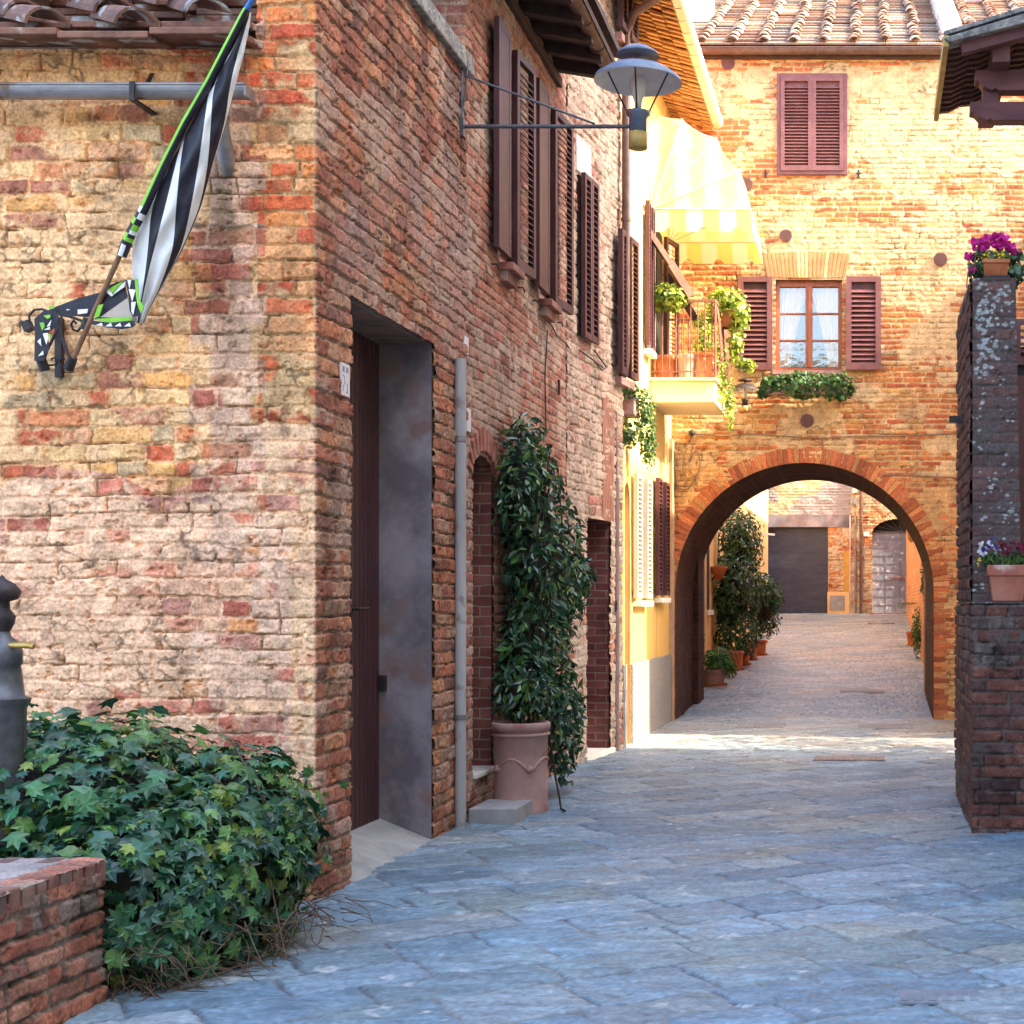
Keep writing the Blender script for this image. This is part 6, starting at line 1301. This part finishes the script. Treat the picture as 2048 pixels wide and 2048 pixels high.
blossoms('red_bloom', [P(x, y, 9.83) for x, y in ((2005, 1092), (2018, 1096), (2028, 1090), (2038, 1098), (2012, 1104), (2046, 1094))], .01, [(.18, .01, .03), (.25, .015, .05)], 8, PA, 8, (.022, .036))
blossoms('yellow_bloom', [P(x, y, 9.81) for x, y in ((1960, 1120), (1956, 1128))], .006, [(.6, .5, .03)], 5, PA, 9, (.015, .022))

# courtyard plants
def gz_(Y): return zgf(Y)
camel = GD * 1.0
S1 = thing('tall_shrub', 'tall dark glossy shrub in a terracotta pot beyond the archway', 'shrub', (-2.45, 26.5, gz_(26.5)))
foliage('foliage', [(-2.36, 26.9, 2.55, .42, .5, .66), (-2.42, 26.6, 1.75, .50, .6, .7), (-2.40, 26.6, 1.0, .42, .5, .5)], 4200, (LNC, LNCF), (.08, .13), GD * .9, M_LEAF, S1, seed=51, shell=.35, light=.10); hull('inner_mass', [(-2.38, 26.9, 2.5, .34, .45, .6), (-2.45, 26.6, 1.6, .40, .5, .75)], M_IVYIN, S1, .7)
S2 = thing('round_shrub', 'rounder camellia shrub with a few pale buds behind the tall shrub beyond the archway', 'shrub', (-2.12, 29, gz_(29)))
foliage('foliage', [(-2.12, 29, 1.72, .34, .45, .42), (-2.08, 29.2, 1.2, .30, .4, .40), (-1.85, 29, 1.6, .15, .3, .25)], 1700, (LNC, LNCF), (.07, .12), GD, M_LEAF, S2, seed=52, shell=.5, light=.05, pall=np.array([(.7, .6, .45), (.65, .1, .1)])); hull('inner_mass', [(-2.12, 29, 1.5, .34, .4, .55)], M_IVYIN, S2, .7)
pots = [(23.8, -2.50, .19, .26, 'wide dark clay pot nearest the archway with a leafy green plant'), (26.1, -2.36, .135, .34, 'terracotta pot second from the archway on the left of the courtyard'), (27.0, -2.33, .15, .34, 'terracotta pot third from the archway under the tall shrub'), (27.9, -2.25, .13, .34, 'terracotta pot fourth from the archway at the shrub foot'), (28.9, -2.17, .15, .30, 'terracotta pot farthest from the archway under the camellia')]
for k, (Y, X, r, h, lab) in enumerate(pots):
    T = thing('terracotta_pot', lab, 'plant pot', (X, Y, gz_(Y)), 'pots in a row beyond the archway'); round_pot(T, (X, Y, gz_(Y)), r, h, M_TERRD if k else M_TERRP)
    b = MB(); b.lathe([(0, 0), (r * 1.1, 0), (r * 1.2, .03), (r * 1.1, .03)], (X, Y, gz_(Y) + .003), 20); b.build('saucer', M_TERRD, T)
simple_plant('leafy_plant', 'bright green feathery plant in the clay pot nearest the archway', 'plant', (-2.48, 23.8, gz_(23.8) + .25), [(-2.46, 23.8, .60, .26, .25, .20), (-2.30, 23.75, .50, .12, .15, .12)], 600, (LNC, LNCF), (.06, .11), np.array([(.07, .22, .03), (.10, .28, .05), (.04, .12, .03)]), 55)
simple_plant('wall_creeper', 'thin creeper climbing the yellow wall just inside the archway', 'plant', (-2.7, 23.2, .2), [(-2.70, 23.3, 1.5, .06, .25, 1.1), (-2.70, 23.6, .8, .07, .3, .5)], 900, (LNC, LNCF), (.05, .08), GD * 1.3, 56)
simple_plant('flowering_plant', 'small plant with reddish leaves between the courtyard pots', 'plant', (-2.4, 25.2, gz_(25.2)), [(-2.40, 25.1, .62, .15, .2, .18), (-2.32, 24.8, .42, .13, .15, .14)], 450, (LNC, LNCF), (.05, .09), np.array([(.05, .12, .03), (.12, .14, .05), (.3, .12, .08)]), 57)
T = thing('wall_pot', 'half round clay pot fixed to the yellow wall beyond the archway', 'plant pot', P(1443, 1148, 26)); q = P(1443, 1140, 26); b = MB(); b.lathe([(.0, -.2), (.06, -.16), (.15, .02), (.16, .06), (.13, .06), (0, .03)], (q[0] - .05, q[1], q[2]), 20); b.build('pot', M_TERRD, T)
# palm at right of courtyard
PL = thing('palm_plant', 'potted palm leaning out from the right side of the courtyard', 'plant', (.85, 31, gz_(31)))
def palm():
    rs = np.random.RandomState(6); pos, nr, dn, sz = [], [], [], []
    for f_ in range(16):
        a = rs.uniform(math.pi * .5, math.pi * 1.5); L = rs.uniform(.5, .8); p0 = np.array((.9, 31, gz_(31) + .85)); di = np.array((math.cos(a), math.sin(a) * .7, 0))
        for t in np.linspace(.1, 1, 16):
            c = p0 + di * L * t + np.array((0, 0, .35 * t - .75 * t * t))
            for s_ in (-1, 1): pos.append(c); nr.append((0, 0, 1)); dn.append(di * .6 + s_ * np.cross(di, (0, 0, 1)) + np.array((0, 0, -.5))); sz.append(.22 * (1.1 - t * .6))
    pos, nr, dn = map(np.array, (pos, nr, dn)); tpl = ([(0, .1, 0), (.05, -.2, 0), (0, -.9, -.05), (-.05, -.2, 0)], [(0, 1, 2), (0, 2, 3)])
    return leaves('frond', tpl, pos.astype(float), nr.astype(float), dn.astype(float), np.array(sz), np.tile(np.array((.10, .20, .06)), (len(pos), 1)), M_LEAF2, PL)
palm(); round_pot(PL, (.88, 31, gz_(31)), .16, .3, M_TERRD)
simple_plant('side_bush', 'dark leafy plant at the right wall just past the archway', 'plant', (.85, 28, gz_(28)), [(.86, 28.2, .95, .10, .3, .5), (.90, 25.5, 1.9, .06, .3, .35)], 700, (LNC, LNCF), (.06, .1), GD * 1.1, 58)

# ============================================================ covers in the paving, cables
def grate(x0, x1, y0, y1, lab, mt, name='manhole_cover'):
    Ya, Yb = 4500 / (y1 - 1208), 4500 / (y0 - 1208)
    if Yb > 20: 
        f = lambda yy: [Y for Y in np.arange(19, 60, .01) if (1208 + 3000 * (1.5 - zgf(Y)) / Y) <= yy][0]; Ya, Yb = f(y1), f(y0)
    Ym = (Ya + Yb) / 2; X0, X1 = (x0 - 1743) * Ym / 3000, (x1 - 1743) * Ym / 3000; z = zgf(Ym) + .012
    b = MB(); sl = (zgf(Yb) - zgf(Ya)); b.obox((X0, Ya, zgf(Ya) + .009), (X1 - X0, 0, 0), (0, Yb - Ya, sl), (0, 0, .008))
    n = max(4, int((X1 - X0) / .05))
    for k in range(n):
        x = X0 + (X1 - X0) * (k + .2) / n; b.obox((x, Ya + .02, zgf(Ya) + .017), ((X1 - X0) / n * .55, 0, 0), (0, Yb - Ya - .04, sl), (0, 0, .004))
    tag(b.build(name, mt, None, loc=((X0 + X1) / 2, Ym, z)), lab, 'cover')
grate(1716, 1826, 1451, 1460, 'pale metal drain grate in the paving right in front of the archway', M_CONC2, 'drain_grate')
grate(1628, 1770, 1516, 1524, 'rusty brown drain slot in the sunlit strip of paving', mat_noise('rust_cover', (.22, .17, .15), (.28, .22, .19), 9, .8, .1), 'drain_slot')
grate(1475, 1570, 1449, 1458, 'grey manhole cover left of the pale drain grate', M_CONC2)
grate(1680, 1768, 1383, 1388, 'narrow pale drain cover just beyond the archway', M_CONC2)
grate(1735, 1790, 1247, 1249, 'dark cover near the grey arched door', M_IRONG)
grate(1795, 1960, 1988, 2014, 'ribbed stone cover near the bottom right of the paving', mat_noise('stone_cover', (.20, .21, .24), (.26, .27, .30), 9, .75, .4))
def cable(pts, r, lab, mt=M_CABLE, Y=YA - .02):
    P0 = [Vector(P(x, y, Y)) for x, y in pts]; out = []
    for i in range(len(P0) - 1):
        a, b_, c, d_ = P0[max(i - 1, 0)], P0[i], P0[i + 1], P0[min(i + 2, len(P0) - 1)]
        for k in range(5): t = k / 5; out.append(.5 * ((2 * b_) + (c - a) * t + (2 * a - 5 * b_ + 4 * c - d_) * t * t + (3 * b_ - a - 3 * c + d_) * t ** 3))
    out.append(P0[-1]); b = MB(); b.tube(out, r, 6); tag(b.build('cable', mt, None), lab, 'cable')
cable([(1384, 866), (1400, 868), (1450, 872), (1500, 868), (1560, 872), (1640, 876), (1720, 872), (1800, 872), (1925, 866)], .007, 'long brown cable running across the wall above the archway')
cable([(1384, 866), (1376, 885), (1366, 930), (1372, 955), (1392, 950), (1400, 925), (1392, 900), (1378, 925), (1384, 900), (1388, 868)], .006, 'loose coil of cable hanging left of the archway')
cable([(1352, 830), (1350, 900), (1352, 960), (1362, 978), (1378, 976), (1392, 955), (1398, 940)], .008, 'looped cable falling from under the balcony to beside the archway')
cable([(1762, 958), (1766, 950), (1790, 950), (1850, 952), (1925, 956)], .007, 'short double cable to the right of the archway crown')
cable([(1833, 980), (1834, 930), (1833, 860), (1832, 880)][:3], .003, 'thin vertical wire on the wall above the right side of the archway')
b = MB(); q = P(1384, 866, YA - .03); b.lathe([(0, -.04), (.04, -.02), (.045, .02), (0, .05)], q, 10); tag(b.build('cable_knot', M_WIRE, None), 'dark knotted cable junction left above the archway', 'junction')
# wires beside the upper shutters and top gutter
b = MB(); b.tube([P(1150, 0, 13.2), P(1200, 90, 13.5), P(1225, 128, 13.7)], .008, 6); tag(b.build('cable', M_WIRE, None), 'black cable running along the brown gutter at the top of the brick house', 'cable')

# ============================================================ houses outside the frame that shade the street
b = MB(); b.box(2.35, 4.2, -14, 14.5, 0, 10.6); o = b.build('neighbour_house', M_HOUSE, None, loc=(5, 3, 0)); tag(o, 'ochre house lining the right side of the street outside the picture', 'house')
b = MB(); b.box(2.45, 4.6, 16.35, 19.28, 0, 6.6); o = b.build('neighbour_house', M_HOUSE, None, loc=(5, 17.7, 0)); tag(o, 'lower ochre house right of the archway outside the picture', 'house')
b = MB(); b.box(-16, 12, -26, -20, 0, 11); o = b.build('neighbour_house', M_HOUSE, None, loc=(-4, -23, 0)); tag(o, 'ochre house across the square behind the viewer', 'house')

TR = thing('dapple_tree', 'unseen leafy tree added in the gap right of the street to dapple the sun', 'tree', (3.6, 15.3, 0))  # unseen tree, added to break up and soften the sun patch
b = MB(); b.tube([(3.6, 15.3, 0), (3.55, 15.3, 1.2), (3.6, 15.35, 2.2), (3.5, 15.3, 3.6)], [.09, .07, .055, .02], 8); b.build('trunk', M_TWIG, TR)
foliage('crown', [(3.5, 15.4, 3.2, .9, 1.1, 1.1), (3.3, 15.0, 2.2, .8, .8, .7)], 1500, (LNC, LNCF), (.12, .20), GD, M_LEAF2, TR, seed=77, shell=.9)
